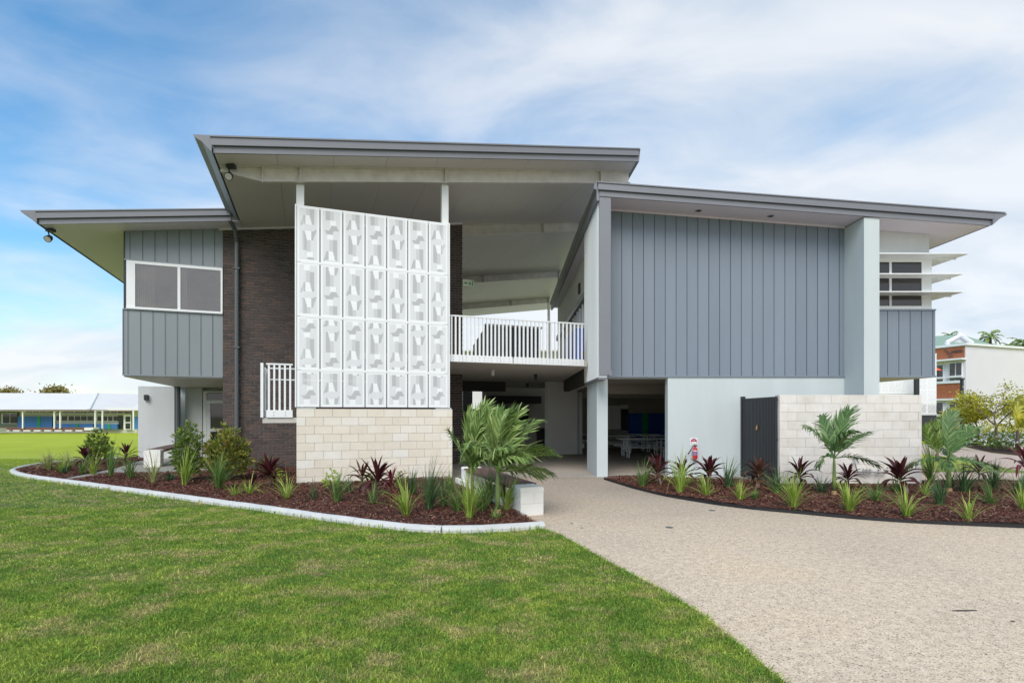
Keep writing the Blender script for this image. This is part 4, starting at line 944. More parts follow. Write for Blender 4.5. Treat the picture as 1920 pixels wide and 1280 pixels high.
# small covers and marks on the path
for px, py, lb in ((1335, 957, 'small round grey cover in the path nearer the right bed'), (1255, 989, 'small round grey cover in the middle of the path')):
    p = G(px, py); mb = MB(); mb.lathe((p.x, p.y, .004), [(0, 0), (.055, 0), (.055, .006), (0, .006)], 20); solo('inspection_cover', mb, M['concrete'] if 0 else M['pipe'], p, lb, 'cover')
for px, py, lb in ((1072, 982, 'tiny dark fallen leaf on the path near the end of the white kerb'), (1091, 990, 'tiny dark fallen leaf on the path, right of the one by the kerb end'), (1899, 1166, 'small brown fallen leaf right of the black metal strip')):
    q = G(px, py); mb = MB(); mb.prism([(q.x - .02, q.y), (q.x, q.y - .012), (q.x + .022, q.y + .002), (q.x, q.y + .012)], .006, .012, 'z'); solo('fallen_leaf', mb, M['bark'], q, lb, 'leaf')
p = G(1809, 1146); mb = MB(); mb.prism([(p.x - .11, p.y), (p.x - .05, p.y - .006), (p.x + .03, p.y - .004), (p.x + .11, p.y + .004), (p.x + .05, p.y + .009), (p.x - .06, p.y + .007)], .006, .012, 'z'); solo('metal_strip', mb, M['dark'], p, 'thin black metal strip lying in the path at lower right', 'metal strip')

# ---------------------------------------------------------------- far school building on the left
YL = 60.0
def P6(px, py, y=YL): return ((px - CX) / F * y, EYE + (HY - py) / F * y)
fl = thing('classroom_building', (P6(90, 0)[0], YL, -.4), 'long low building with pale metal roof and blue lockers across the oval', 'building')
def fb(nm, px0, px1, py0, py1, m, d=0.0, par=fl, th=.1):
    y = YL - d; x0, z1 = P6(px0, py0, y); x1, z0 = P6(px1, py1, y); mb = MB(); mb.box(x0, x1, y - th, y, z0, z1); return part(nm, mb, m, par)
xl0, xl1 = P6(-330, 0)[0], P6(300, 0)[0]
mb = MB(); mb.box(xl0, xl1, YL + .01, YL + 12, -.4, 2.5); fwall = part('wall', mb, M['far_cream'], fl)
fb('green_wall', -330, 36, 767, 802, M['far_wall'], .05, fwall); 
mb = MB(); e = P6(0, 768)[1]
mb.add([(xl0, YL - 2.2, e - .02), (P6(195, 0)[0], YL - 2.2, e), (P6(122, 0)[0], YL + 5, e + 2.05), (xl0, YL + 5, e + 2.15)], [(0, 1, 2, 3)])
mb.add([(P6(195, 0)[0], YL - 2.2, e), (P6(250, 0)[0], YL + 6, e - .2), (P6(160, 0)[0], YL + 9, e + 2.1), (P6(122, 0)[0], YL + 5, e + 2.05)], [(0, 1, 2, 3)])
mb.box(xl0, P6(195, 0)[0], YL - 2.25, YL - 2.15, e - .18, e - .03)
rf = part('roof', mb, M['white_roofpaint'], fl)
mb = MB(); a = Vector((P6(120, 0)[0], YL + 4.9, e + 2.11)); b = Vector((P6(196, 0)[0], YL - 2.25, e + .06)); mb.tube([a, b], .12, 5); part('barge_capping', mb, M['white_metal'], rf)
mb = MB(); x0 = P6(128, 0)[0]
mb.add([(x0, YL + 2, e + .0), (xl1, YL + 2, e - .05), (xl1, YL + 10, e + 2.0), (x0, YL + 10, e + 2.15)], [(0, 1, 2, 3)]); mb.box(P6(190, 0)[0], xl1, YL - 1.5, YL + 2.0, e - .12, e + .02)
part('rear_roof', mb, M['white_roofpaint'], fl)
fb('fascia', -330, 203, 768.2, 769.4, M['far_brown'], 2.3, rf); fb('fascia', 203, 262, 769.2, 770.4, M['far_brown'], 1.6, rf)
mb = MB(); mb.box(P6(161.5, 0, YL + 5)[0], P6(167.5, 0, YL + 5)[0], YL + 5, YL + 5.6, 3.3, P6(0, 745.5, YL + 5)[1]); part('roof_vent', mb, M['galv'], fl)
def fwin(px0, px1, py0, py1, n, par=fwall, d=.12):
    wv = fb('window', px0, px1, py0, py1, M['white_metal'], d, par); k = (px1 - px0) / n
    for i in range(n): fb('pane', px0 + k * i + .7, px0 + k * (i + 1) - .7, py0 + .8, py1 - .8, M['glass'], d + .1, wv, .03)
fwin(4.5, 33, 774, 794, 2); fwin(-95, -60, 774, 794, 2); fwin(-190, -160, 774, 794, 2)
fwin(48, 100, 769.5, 774, 4); fwin(105, 175, 770, 775, 6); fwin(182, 245, 770.5, 775.5, 5)
fwin(105, 126, 778.5, 789, 2); fwin(128, 175, 778.5, 789, 4); fwin(182, 222, 779, 789.5, 4)
for a, b, t in ((37, 101, 780.5), (105.5, 177, 794), (182.5, 223, 794.5), (253, 262, 781)):
    lb = fb('locker_bank', a, b, t, 801 if a < 150 else 804, M['far_blue'], .3, fwall, .25)
fb('green_locker', 70, 75.5, 780.4, 801, M['far_green'], .56, fwall, .02); fb('green_locker', 142, 147.5, 793.9, 801, M['far_green'], .56, fwall, .02); fb('green_locker', 202, 207, 794.4, 804, M['far_green'], .56, fwall, .02)
fb('doorway', 223.5, 230, 779, 804, M['dark'], .1, fwall)
dd = fb('door', 233, 246.5, 777, 805, M['white_metal'], .25, fwall); fb('pane', 235.5, 244, 780.5, 790.5, M['glass'], .36, dd, .03); fb('pane', 235.5, 244, 793, 803.5, M['glass'], .36, dd, .03)
for px in (44, 103, 114, 179.5, 193, 251): fb('verandah_post', px - 1, px + 1, 769.5, 803 if px < 150 else 806, M['white_metal'], 2.0, fl, .12)
fb('plinth', -330, 171, 801, 808, M['far_brown'], 1.4, fl, .5)
for i in range(9): fb('kerb_stone', -12 + i * 19.5, -12 + i * 19.5 + 13, 805.7, 808, M['white_roofpaint'], 2.2, fl, .2)
fb('white_block', -6, 12, 802.5, 808.6, M['white_roofpaint'], 3, fl, .8); fb('white_block', 169, 186, 801, 806, M['white_roofpaint'], 3, fl, .8)

# ---------------------------------------------------------------- white and brick building on the right
cx_, Yc = (1811 - CX) / F * 42, 42.0
O_ = Vector((cx_, Yc, 0)); a20 = TH
def TR(a, b, z): return O_ + Vector((a * cT - b * sT, a * sT + b * cT, z))     # a: to the right and away, b: back along the brick side
Hc = EYE + (HY - 647) / F * Yc
wb = thing('school_block', O_, 'two storey white building with orange brick panels and green roof at far right', 'building')
g0 = -.3
mb = MB(TR); mb.box(0, 26, 0, 40, g0, Hc); wbw = part('wall', mb, M['whitewall'], wb)
mb = MB(TR); mb.box(-.15, 26.2, -.15, .3, Hc + .001, Hc + .18); mb.box(-.15, .3, .3, 40, Hc + .001, Hc + .18); part('parapet_capping', mb, M['white_metal'], wb)
# brick side faces the camera obliquely: plane a=0 seen from the left... built as bays along b
def PB(px): # b for photo column on plane a=0
    k = (px - CX) / F; return (k * O_.y - O_.x) / (-sT - k * cT)
def zb2(py, px): b = PB(px); p = TR(0, b, 0); return EYE + (HY - py) / F * p.y
def sb(nm, px0, px1, z0, z1, m, pr=.05, par=wbw, base=0): b0, b1 = sorted((PB(px0), PB(px1))); mb = MB(TR); mb.box(-pr - base, -base - .001, b0, b1, z0, z1); return part(nm, mb, m, par)
zt_ = lambda py: zb2(py, 1800)
sb('brick_panel', 1600, 1809, zt_(672.5), zt_(649.5), M['brick_orange'])
sb('ledge', 1600, 1812.5, zt_(675), zt_(672), M['white_metal'], .6)
sb('brick_panel', 1600, 1804, zt_(746), zt_(718), M['brick_orange']); sb('ledge', 1600, 1806, zt_(750), zt_(746.5), M['white_metal'], .35)
sb('ledge', 1600, 1806, zt_(717.5), zt_(713), M['white_metal'], .12); sb('brick_panel', 1600, 1795, g0, zt_(791), M['brick_orange'])
for (a, b, t, bt) in ((1757, 1770, 681, 705), (1781, 1805, 679, 704), (1757, 1770, 753, 777), (1781, 1805, 752, 777), (1730, 1750, 683, 706), (1730, 1750, 754, 778)):
    wv = sb('window', a, b, zt_(bt), zt_(t), M['white_metal'], .08); n = 2 if b - a > 15 else 1; k = (b - a) / n
    for i in range(n): sb('pane', a + k * i + 1.2, a + k * (i + 1) - 1.2, zt_(bt - 1), zt_(t + 1), M['glass'], .03, wv, .081)
    w2 = sb('lower_window', a, b, zt_(bt + 10), zt_(bt + 3), M['white_metal'], .08)
    for i in range(n): sb('pane', a + k * i + 1.2, a + k * (i + 1) - 1.2, zt_(bt + 8.5), zt_(bt + 4), M['glass'], .03, w2, .081)
    sb('sill', a - 2, b + 1, zt_(bt + 3), zt_(bt + .5), M['white_metal'], .25)
# the emblem on the top brick panel: dark bird shape with a line of raised letters
em = MB(TR); b0 = PB(1784); zc = zt_(662)
em.prism([(b0 + .1, zc - .3), (b0 + .22, zc + .05), (b0 + .5, zc + .38), (b0 + .38, zc + .40), (b0 + .05, zc + .12), (b0 - .1, zc + .3), (b0 - .18, zc + .22), (b0 - .02, zc - .05), (b0 - .2, zc - .2)], -.09, -.052, 'u')
for q_ in range(7): bq = PB(1788.5 + q_ * 2.6); em.box(-.09, -.052, bq - .09, bq + .09, zc + .06 + (q_ % 2) * .04, zc + .2 + (q_ % 3) * .05)
part('emblem', em, M['far_brown'], wbw)
# green hipped roof with gable
def PR(px, py, y): return ((px - CX) / F * y, y, EYE + (HY - py) / F * y)
gr = thing('green_roof_building', PR(1770, 650, 56), 'building with green metal roof and white gable behind the brick block', 'building')
mb = MB(); mb.add([PR(1690, 662, 50), PR(1830, 651, 50), PR(1800, 627, 58), PR(1690, 634, 58)], [(0, 1, 2, 3)]); mb.add([PR(1830, 651, 50), PR(1870, 646, 62), PR(1800, 627, 58)], [(0, 1, 2)]); part('roof', mb, M['roof_green'], gr)
mb = MB(); mb.tube([PR(1774, 642, 49), PR(1801, 628, 49), PR(1823, 643, 49)], .18, 5); mb.tube([PR(1774, 642, 49), PR(1781, 650, 49)], .16, 5); part('gable_trim', mb, M['white_metal'], gr)
mb = MB(); mb.add([PR(1786, 641, 49.2), PR(1801, 632, 49.2), PR(1814, 641, 49.2), PR(1800, 642, 49.2)], [(0, 1, 2, 3)]); part('gable_vent', mb, M['white_roofpaint'], gr)
mb = MB(); mb.box(PR(1700, 0, 52)[0], PR(1865, 0, 52)[0], 52, 60, -.4, PR(0, 656, 52)[2]); part('wall', mb, M['whitewall'], gr)
# white patterned screens of the neighbouring block
def pscreen(px0, px1, py0, py1, y, nx_, nz_, lab):
    x0, _, z1 = PR(px0, py0, y); x1, _, z0 = PR(px1, py1, y)
    o = thing('perforated_screen', ((x0 + x1) / 2, y, z0), lab, 'screen'); kx, kz = (x1 - x0) / nx_, (z1 - z0) / nz_
    for i in range(nx_):
        for j in range(nz_):
            mb = MB(); a0, b0 = x0 + kx * i, z0 + kz * j; n = 14
            for r_ in range(n):
                for q in range(n):
                    t = 0 if r_ in (0, n - 1) or q in (0, n - 1) else (1 + (int((q * 1.7 + r_ * .9 + i * 3) % 5 > 2)) + int((r_ - q + j * 5 + i) % 6 > 3))
                    mb.add([(a0 + kx * q / n + .005, y, b0 + kz * r_ / n), (a0 + kx * (q + 1) / n + .005, y, b0 + kz * r_ / n), (a0 + kx * (q + 1) / n + .005, y, b0 + kz * (r_ + 1) / n), (a0 + kx * q / n + .005, y, b0 + kz * (r_ + 1) / n)], [(0, 1, 2, 3)], t)
            part('perforated_panel', mb, PERF, o)
    mb = MB(); mb.box(x0 - .05, x1 + .05, y + .02, y + .1, z1 - .02, z1 + .08); mb.box(x0 - .05, x1 + .05, y + .02, y + .1, z0 - .08, z0 + .02); part('frame', mb, M['white_metal'], o)
pscreen(1640, 1716, 690, 738, 30, 6, 1, 'white patterned screen seen under the right bay, left of the dark post')
pscreen(1721, 1755, 665, 775, 29, 2, 5, 'tall white patterned screen at the right edge of the right bay')
nb = thing('neighbour_block', PR(1700, 780, 34), 'shaded lower level of the neighbouring block behind the off-white block wall', 'building')
mb = MB(); mb.box(PR(1620, 0, 34)[0], PR(1756, 0, 34)[0], 34, 40, -.1, 2.2); part('wall', mb, M['dark_int'], nb)
mb = MB(); mb.box(PR(1620, 0, 33.4)[0], PR(1756, 0, 33.4)[0], 33.4, 40, 2.3, 5.4); part('upper_wall', mb, M['whitewall'], nb)
lp = thing('lamp_post', PR(1803, 815, 36), 'black lamp post in front of the white building at right', 'lamp post')
x, y, _ = PR(1803.5, 0, 36); zt = PR(0, 711.5, 36)[2]; mb = MB(); mb.tube([(x, y, -.05), (x, y, zt)], [.12, .10], 8); part('pole', mb, M['dark'], lp); mb = MB(); mb.box(x - .42, x + .12, y - .1, y + .1, zt, zt + .1); part('lamp_head', mb, M['dark'], lp)
x, y, _ = PR(1718.5, 0, 28.5); dp = thing('steel_post', (x, y, 0), 'dark steel post between the white patterned screens under the right bay', 'post'); mb = MB(); mb.box(x - .09, x + .09, y - .09, y + .09, 0, 4.6); part('shaft', mb, M['dark'], dp)
x, y, z_ = PR(1758, 690, 38); um_ = thing('orange_umbrella', (x, y, z_), 'orange canopy peeking out behind the right bay', 'umbrella')
mb = MB(); mb.add([(x - .9, y, z_ - .15), (x + .35, y, z_ - .15), (x + .35, y + .9, z_ - .15), (x - .9, y + .9, z_ - .15), (x - .2, y + .4, z_ + .3)], [(0, 1, 4), (1, 2, 4), (2, 3, 4), (3, 0, 4), (3, 2, 1, 0)]); part('canopy', mb, M['orange'], um_); mb = MB(); mb.tube([(x - .2, y + .4, z_ + .3), (x - .2, y + .4, z_ - 3.5)], .03, 6); part('pole', mb, M['white_metal'], um_)
# low block wall far right beside the yellow palm
x, y, _ = PR(1905, 0, 25.5); lwll = thing('low_wall', (x + 1, y, 0), 'low white block wall behind the yellow palm at far right', 'wall')
for r_ in range(3):
    for i in range(8): mb = MB(); mb.box(x + .5 * i - (.2 if r_ % 2 else 0), x + .5 * i + .49 - (.2 if r_ % 2 else 0), y, y + .25, .2 * r_ - .1, .2 * r_ + .095); part('block', mb, M['block_paint'], lwll)
# far white building seen through the breezeway at balcony level
x, y, _ = PR(930, 0, 52); wr = thing('distant_roof', (x, y, -.4), 'bright white roofed building seen between the balcony balusters', 'building')
mb = MB(); mb.box(PR(820, 0, 52)[0], PR(1080, 0, 52)[0], 52, 60, -.4, PR(0, 655, 52)[2]); part('wall', mb, M['whitewall'], wr)
mb = MB(); mb.add([PR(820, 655, 50), PR(1080, 655, 50), PR(1080, 600, 64), PR(820, 616, 64)], [(0, 1, 2, 3)]); mb.box(PR(820, 0, 50)[0], PR(1080, 0, 50)[0], 49.9, 50.1, PR(0, 658, 50)[2], PR(0, 655, 50)[2]); part('roof', mb, M['white_roofpaint'], wr)

# ---------------------------------------------------------------- planting
def strip(mb, pts, ws, side, m=0, fold=0.0, up=None):
    vs = []
    for p, w_ in zip(pts, ws): vs += [tuple(p - side * w_ / 2), tuple(p + side * w_ / 2)]
    mb.add(vs, [(2 * i, 2 * i + 1, 2 * i + 3, 2 * i + 2) for i in range(len(pts) - 1)], m)
def clump(mb, c, h, spread, n, wd, rs, droop=1.0, base=.05):
    lx, ly = rs.uniform(-.16, .16) * h, rs.uniform(-.1, .1) * h
    for _ in range(n):
        a = rs.uniform(0, 2 * math.pi); t = rs.random() ** .8; d = Vector((math.cos(a), math.sin(a), 0)); side = Vector((-d.y, d.x, 0))
        side = (side + Vector((0, 0, rs.uniform(-.3, .3)))).normalized()
        hh = h * rs.uniform(.42, 1.12) * (1 - .15 * t); out = spread * t * rs.uniform(.5, 1.2)
        p0 = Vector(c) + d * base * rs.random(); pts = []
        fall = droop * t * rs.uniform(.1, .9) * (1.5 if rs.random() < .15 else 1)
        for k in range(6):
            s = k / 5; pts.append(p0 + d * out * (s ** 1.6) + Vector((lx * s * s, ly * s * s, hh * (s - fall * .75 * s ** 3.2))))
        strip(mb, pts, [wd * x for x in (.8, 1, 1, .85, .55, .08)], side)
def zpx(px, py_b, py_t): Y = EYE * F / (py_b - HY); return (py_b - py_t) / F * Y
CL = [  # px, py base, height px, material, blades, width factor, droop, label
 (92, 882, 36, 'blade_pale', 90, .9, 1.3, 'feathery pale grass tuft at the far left tip of the garden bed'),
 (118, 886, 26, 'blade_lime', 70, .8, 1.2, 'low lime grass tuft second from the far left tip of the bed'),
 (128, 884, 38, 'blade_pale', 80, .8, 1.2, 'wispy pale grass just left of the left purple cordyline'),
 (120, 889, 20, 'blade_dark', 30, .5, .8, 'tiny dark strappy plant near the far left tip'),
 (155, 889, 34, 'blade_green', 45, .7, .9, 'mid green strappy plant below the left purple cordyline'),
 (174, 889, 40, 'blade_lime', 45, .6, .8, 'lime strappy clump below and right of the left cordyline'),
 (207, 896, 64, 'blade_green', 40, .5, .5, 'tall upright green clump in front of the concrete strip'),
 (245, 898, 50, 'blade_green', 45, .8, .9, 'airy green clump on the left of the bench pad'),
 (288, 906, 58, 'blade_pale', 45, .8, .7, 'pale thin-leaved clump in front of the white bench block'),
 (320, 902, 22, 'blade_dark', 40, 1.0, 1.2, 'low dark clump just right of the white bench block'),
 (347, 910, 62, 'blade_lime', 55, .45, .5, 'narrow lime upright clump below the left leafy shrub'),
 (410, 919, 66, 'blade_green', 110, .8, .9, 'wide green fountain clump below the olive shrub'),
 (468, 927, 38, 'blade_lime', 40, 1.3, 2.0, 'drooping lime clump between the shrub and the cream block wall'),
 (538, 936, 52, 'blade_lime', 50, .9, .9, 'lime clump at the left corner of the cream block wall'),
 (588, 935, 32, 'blade_dark', 25, .8, .7, 'small dark clump near the left end of the cream block wall'),
 (632, 941, 62, 'blade_green', 55, .8, .9, 'green clump right of the first small lime bush'),
 (700, 947, 44, 'blade_green', 40, 1.0, 1.1, 'small green clump below the tall purple cordyline'),
 (762, 967, 70, 'blade_lime', 60, .9, 1.0, 'yellow-green clump closest to the kerb below the cream wall'),
 (772, 930, 46, 'blade_dark', 60, .8, .9, 'dark green clump behind the yellow-green one by the cream wall'),
 (805, 957, 84, 'blade_dark', 90, .6, .6, 'tall dark upright clump near the right end of the cream wall'),
 (832, 950, 56, 'blade_green', 50, .9, .8, 'mid green clump left of the palm group'),
 (858, 962, 58, 'blade_green', 60, .9, .8, 'green clump directly left of the tall lime clump by the palms'),
 (880, 975, 90, 'blade_lime', 70, .55, .8, 'tall lime clump in front of the left palm'),
 (904, 962, 66, 'blade_green', 70, .8, .9, 'arching green clump between the two palms near the bench'),
 (950, 958, 66, 'blade_lime', 55, .8, .8, 'lime clump between the ringed palm trunk and the white bench block'),
 (1205, 913, 50, 'blade_green', 60, .9, .9, 'grass clump at the left tip of the right bed by the undercroft'),
 (1275, 925, 74, 'blade_lime', 80, .9, 1.1, 'lime clump below the fire extinguisher'),
 (1325, 931, 44, 'blade_lime', 55, .9, 1.0, 'light green clump right of the lime clump under the extinguisher'),
 (1365, 917, 56, 'blade_dark', 60, .8, .7, 'dark upright clump against the pale wall left of the black gate'),
 (1388, 938, 42, 'blade_lime', 50, .9, .9, 'lime clump below the left edge of the black gate'),
 (1416, 936, 24, 'blade_green', 40, .5, .6, 'tiny bright green tuft below the black gate'),
 (1457, 927, 50, 'blade_dark', 80, 1.0, 1.0, 'dark clump at the left corner of the off-white block wall'),
 (1488, 953, 70, 'blade_lime', 90, .8, .9, 'bright lime clump left of the right-hand young palm trunk'),
 (1592, 960, 66, 'blade_lime', 90, .8, 1.0, 'bright lime clump just right of the young palm trunk'),
 (1642, 942, 40, 'blade_green', 70, 1.0, 1.0, 'spreading mid green clump under the pipes'),
 (1700, 968, 62, 'blade_lime', 55, .9, 1.2, 'lime clump below the right-most cordyline of the block wall'),
 (1682, 925, 34, 'blade_dark', 50, 1.0, .9, 'dark clump at the foot of the right-most cordyline by the block wall'),
 (1762, 948, 52, 'blade_dark', 70, .8, .9, 'dark clump right of the block wall corner'),
 (1815, 977, 56, 'blade_lime', 40, .8, 1.1, 'sparse yellowish clump nearest the edging at lower right'),
 (1858, 948, 44, 'blade_green', 60, .9, .9, 'mid green clump in the right bed near the frame edge'),
 (1808, 925, 62, 'blade_dark', 90, .9, .9, 'large dark clump right of the drooping palm'),
 (1862, 920, 54, 'blade_dark', 80, .9, .9, 'dark clump in front of the concrete pad at right'),
 (1780, 918, 40, 'blade_dark', 60, .9, .9, 'dark clump at the trunk of the drooping palm'),
 (1912, 930, 48, 'blade_dark', 60, .9, .9, 'dark clump at the right frame edge'),
 (1918, 957, 60, 'blade_lime', 30, .8, 1.1, 'lime clump cut by the right frame edge'),
 (912, 948, 70, 'blade_green', 70, .9, .9, 'full green clump hiding the low block edging left of the ringed palm'),
 (943, 945, 60, 'blade_dark', 60, .9, .9, 'dark clump right behind the ringed palm, in front of the bench side'),
 (918, 940, 54, 'blade_dark', 60, .9, .9, 'dark clump behind the ringed palm trunk beside the low block edging'),
 (845, 925, 40, 'blade_green', 45, .9, 1.0, 'small green clump at the right end of the cream wall foot'),
 (655, 925, 34, 'blade_dark', 35, .9, 1.0, 'small dark clump behind the tall purple cordyline at the cream wall'),
 (930, 975, 30, 'blade_green', 30, 1.0, 1.4, 'low arching clump at the foot of the ringed palm trunk'),
 (440, 930, 30, 'blade_lime', 30, 1.1, 1.6, 'low yellowish drooping clump below the wide fountain clump'),
 (1540, 925, 34, 'blade_dark', 45, 1.0, 1.0, 'dark clump against the off-white block wall left of the young palm'),
 (1735, 930, 36, 'blade_lime', 35, 1.0, 1.2, 'thin lime clump at the foot of the block wall right corner'),
 (1745, 905, 70, 'blade_green', 70, .8, .8, 'green leafy clump peeking out behind the block wall corner'),
]
for i, (px, py, hp, m, n, sp_, dr, lab) in enumerate(CL):
    rs = random.Random(100 + i); p = G(px, py, .04); Y = p.y; h = hp / F * Y * 1.28
    mb = MB(); clump(mb, (p.x, p.y, .03), h, h * .92 * sp_, int(n * 1.15), max(.011, .0011 * Y) * 1.2, rs, dr, .06)
    solo('strappy_plant', mb, M[m], (p.x, p.y, .03), lab, 'plant', 'strappy grass clumps in the mulch beds')

# cordylines: stem and broad leaves, each leaf its own piece
def leafmesh(name, m, bend, Lf=1.0, wd=.24):
    mb = MB(); n = 7; vs = []; fs = []
    for k in range(n + 1):
        s = k / n; a = bend * s * s; x = s * math.cos(a * .6); z = s * math.sin(-a * .6) * 1.0
        w_ = wd * (math.sin(math.pi * min(1, s * .93 + .05)) ** .75) * (.45 + .75 * min(1, s * 1.6)) * (1 - .3 * s)
        if k == n: w_ = .004
        vs += [(x, -w_ / 2, z + w_ * .22), (x, 0, z), (x, w_ / 2, z + w_ * .22)]
    for k in range(n): b = 3 * k; fs += [(b, b + 1, b + 4, b + 3), (b + 1, b + 2, b + 5, b + 4)]
    mb.add(vs, fs); return mkmesh(name, mb, m, smooth=True)
LM = {}
for key in ('cord', 'cord_red', 'cord_brown'): LM[key] = [leafmesh('leaf', M[key], b) for b in (.05, .45, .9, 1.5)]
CO = [(160, 876, 42, 'cord', 14, 1.25, 'purple cordyline in front of the bushy shrub at far left'),
 (237, 872, 44, 'cord', 13, .9, 'upright purple cordyline beside the white wall at left'),
 (505, 915, 66, 'cord', 16, 1.5, 'large spreading dark purple cordyline in front of the brick wall'),
 (679, 922, 62, 'cord_brown', 10, .6, 'thin brown-leaved cordyline left of the tall purple one'),
 (707, 932, 78, 'cord', 15, .9, 'tall purple cordyline in front of the cream block wall'),
 (733, 945, 66, 'cord_red', 7, .7, 'thin red-stemmed cordyline right of the tall purple one'),
 (1232, 910, 62, 'cord', 13, 1.0, 'dark cordyline in front of the undercroft opening'),
 (1280, 912, 58, 'cord', 14, 1.0, 'dark cordyline below and left of the fire extinguisher'),
 (1329, 912, 62, 'cord', 18, 1.1, 'full dark cordyline to the right of the fire extinguisher'),
 (1422, 914, 60, 'cord_brown', 16, 1.1, 'brownish cordyline in front of the black gate'),
 (1500, 915, 60, 'cord', 12, 1.0, 'dark cordyline at the left end of the off-white block wall'),
 (1590, 918, 54, 'cord', 16, .9, 'dark cordyline right behind the young palm trunk'),
 (1687, 925, 74, 'cord', 16, 1.1, 'wide leaved dark cordyline at the right end of the off-white block wall'),
 (1835, 905, 54, 'cord', 12, 1.0, 'dark cordyline behind the drooping palm at right'),
 (1922, 905, 70, 'cord_red', 10, 1.0, 'reddish cordyline at the right frame edge')]
for i, (px, py, hp, m, n, sp_, lab) in enumerate(CO):
    rs = random.Random(500 + i); p = G(px, py, .03); Y = p.y; h = hp / F * Y; o = thing('cordyline', (p.x, p.y, .03), lab, 'plant', 'purple cordylines in the mulch beds')
    st = h * (.42 if m != 'cord_red' else .55); mb = MB(); mb.tube([(p.x, p.y, .02), (p.x + .01, p.y, .02 + st * .6), (p.x, p.y, .03 + st)], .014, 6); part('stem', mb, M['cord_red'] if m == 'cord_red' else M['bark'], o)
    for k in range(n + 5):
        t = k / (n + 4); el = R(80 - 66 * t + rs.uniform(-9, 9)); az = k * 2.4 + rs.uniform(-.3, .3); ll = h * (.60 + .10 * math.sin(math.pi * t)) * rs.uniform(.85, 1.1)
        me = LM[m][min(3, int(t * 3.4 + rs.random() * .8))]; piece('leaf', me, o, (p.x, p.y, .03 + st * (1 - .35 * t)), rot=(rs.uniform(-.3, .3), -el, az), sc=(ll, ll * .85 * min(1.2, sp_), ll))

# shrubs
def shrub(px, py, hp, wp, m, n, ll, lab, name='shrub', nstem=3, lean=0, tuft=6):
    p = G(px, py, .03); Y = p.y; h = hp / F * Y; wd = wp / F * Y; rs = random.Random(int(px) + 9)
    o = thing(name, (p.x, p.y, .03), lab, 'shrub')
    mb = MB(); tips = []
    for s in range(nstem * 4):
        a = rs.uniform(0, 6.28); r_ = wd * .42 * rs.random() ** .6; top_ = Vector((p.x + math.cos(a) * r_, p.y + math.sin(a) * r_ * .8, .03 + h * rs.uniform(.45, .95) * (1 - .35 * r_ / (wd * .45)))); mid = Vector((p.x, p.y, 0)).lerp(top_, .45) + Vector((0, 0, h * .05))
        mb.tube([(p.x, p.y, 0), tuple(mid), tuple(top_)], [.016, .010, .004], 5)
    part('stem', mb, M['bark'], o)
    mb = MB()
    for _ in range(n // tuft):
        while True:
            x, y, z = rs.uniform(-1, 1), rs.uniform(-1, 1), rs.uniform(0, 1)
            prof_ = math.sin(math.pi * min(1, (z * .86 + .14))) ** .6 * (1.05 - .25 * z)
            lump = .82 + .30 * math.sin(5 * math.atan2(y, x) + z * 7) * math.cos(z * 9 + px)
            rr = math.hypot(x, y)
            if rr < prof_ * lump and rs.random() < (rr / (prof_ * lump + 1e-6)) ** .8 + .15: break
        c = Vector((p.x + x * wd / 2, p.y + y * wd / 2 * .85, .03 + h * (.10 + .88 * z))); out_ = Vector((x, y, .55 + z * .5)).normalized()
        for k in range(tuft):
            d = (out_ + Vector((rs.uniform(-1, 1), rs.uniform(-1, 1), rs.uniform(-.6, .8))) * .8).normalized(); sd_ = d.cross(Vector((rs.uniform(-1, 1), rs.uniform(-1, 1), rs.uniform(-1, 1)))).normalized(); l_ = ll * rs.uniform(.6, 1.2)
            a = c + d * l_ * .1; mb.add([tuple(a), tuple(a + d * l_ * .45 + sd_ * l_ * .13), tuple(a + d * l_ + Vector((0, 0, -.1 * l_))), tuple(a + d * l_ * .45 - sd_ * l_ * .13)], [(0, 1, 2, 3)])
    part('foliage', mb, M[m], o); return o
shrub(184, 872, 68, 52, 'shrub', 1500, .13, 'dense rounded green shrub at far left in front of the oval')
shrub(352, 905, 122, 62, 'shrub', 3300, .10, 'tall loose green shrub in front of the glazed door')
shrub(425, 902, 108, 92, 'shrub_olive', 3000, .15, 'wide olive green shrub in front of the brick pier')
shrub(500, 893, 34, 40, 'shrub', 350, .10, 'small dark green bush at the foot of the brick wall')
shrub(522, 905, 30, 20, 'shrub_lime', 200, .07, 'small yellow-green bush beside the left corner of the cream wall')
shrub(622, 922, 44, 36, 'shrub_lime', 700, .06, 'small lime bush left of the cream block wall centre')
shrub(690, 912, 26, 32, 'shrub_lime', 350, .055, 'small lime bush behind the purple cordylines')
shrub(752, 920, 42, 28, 'shrub', 500, .055, 'small green bush behind the red-stemmed cordyline')

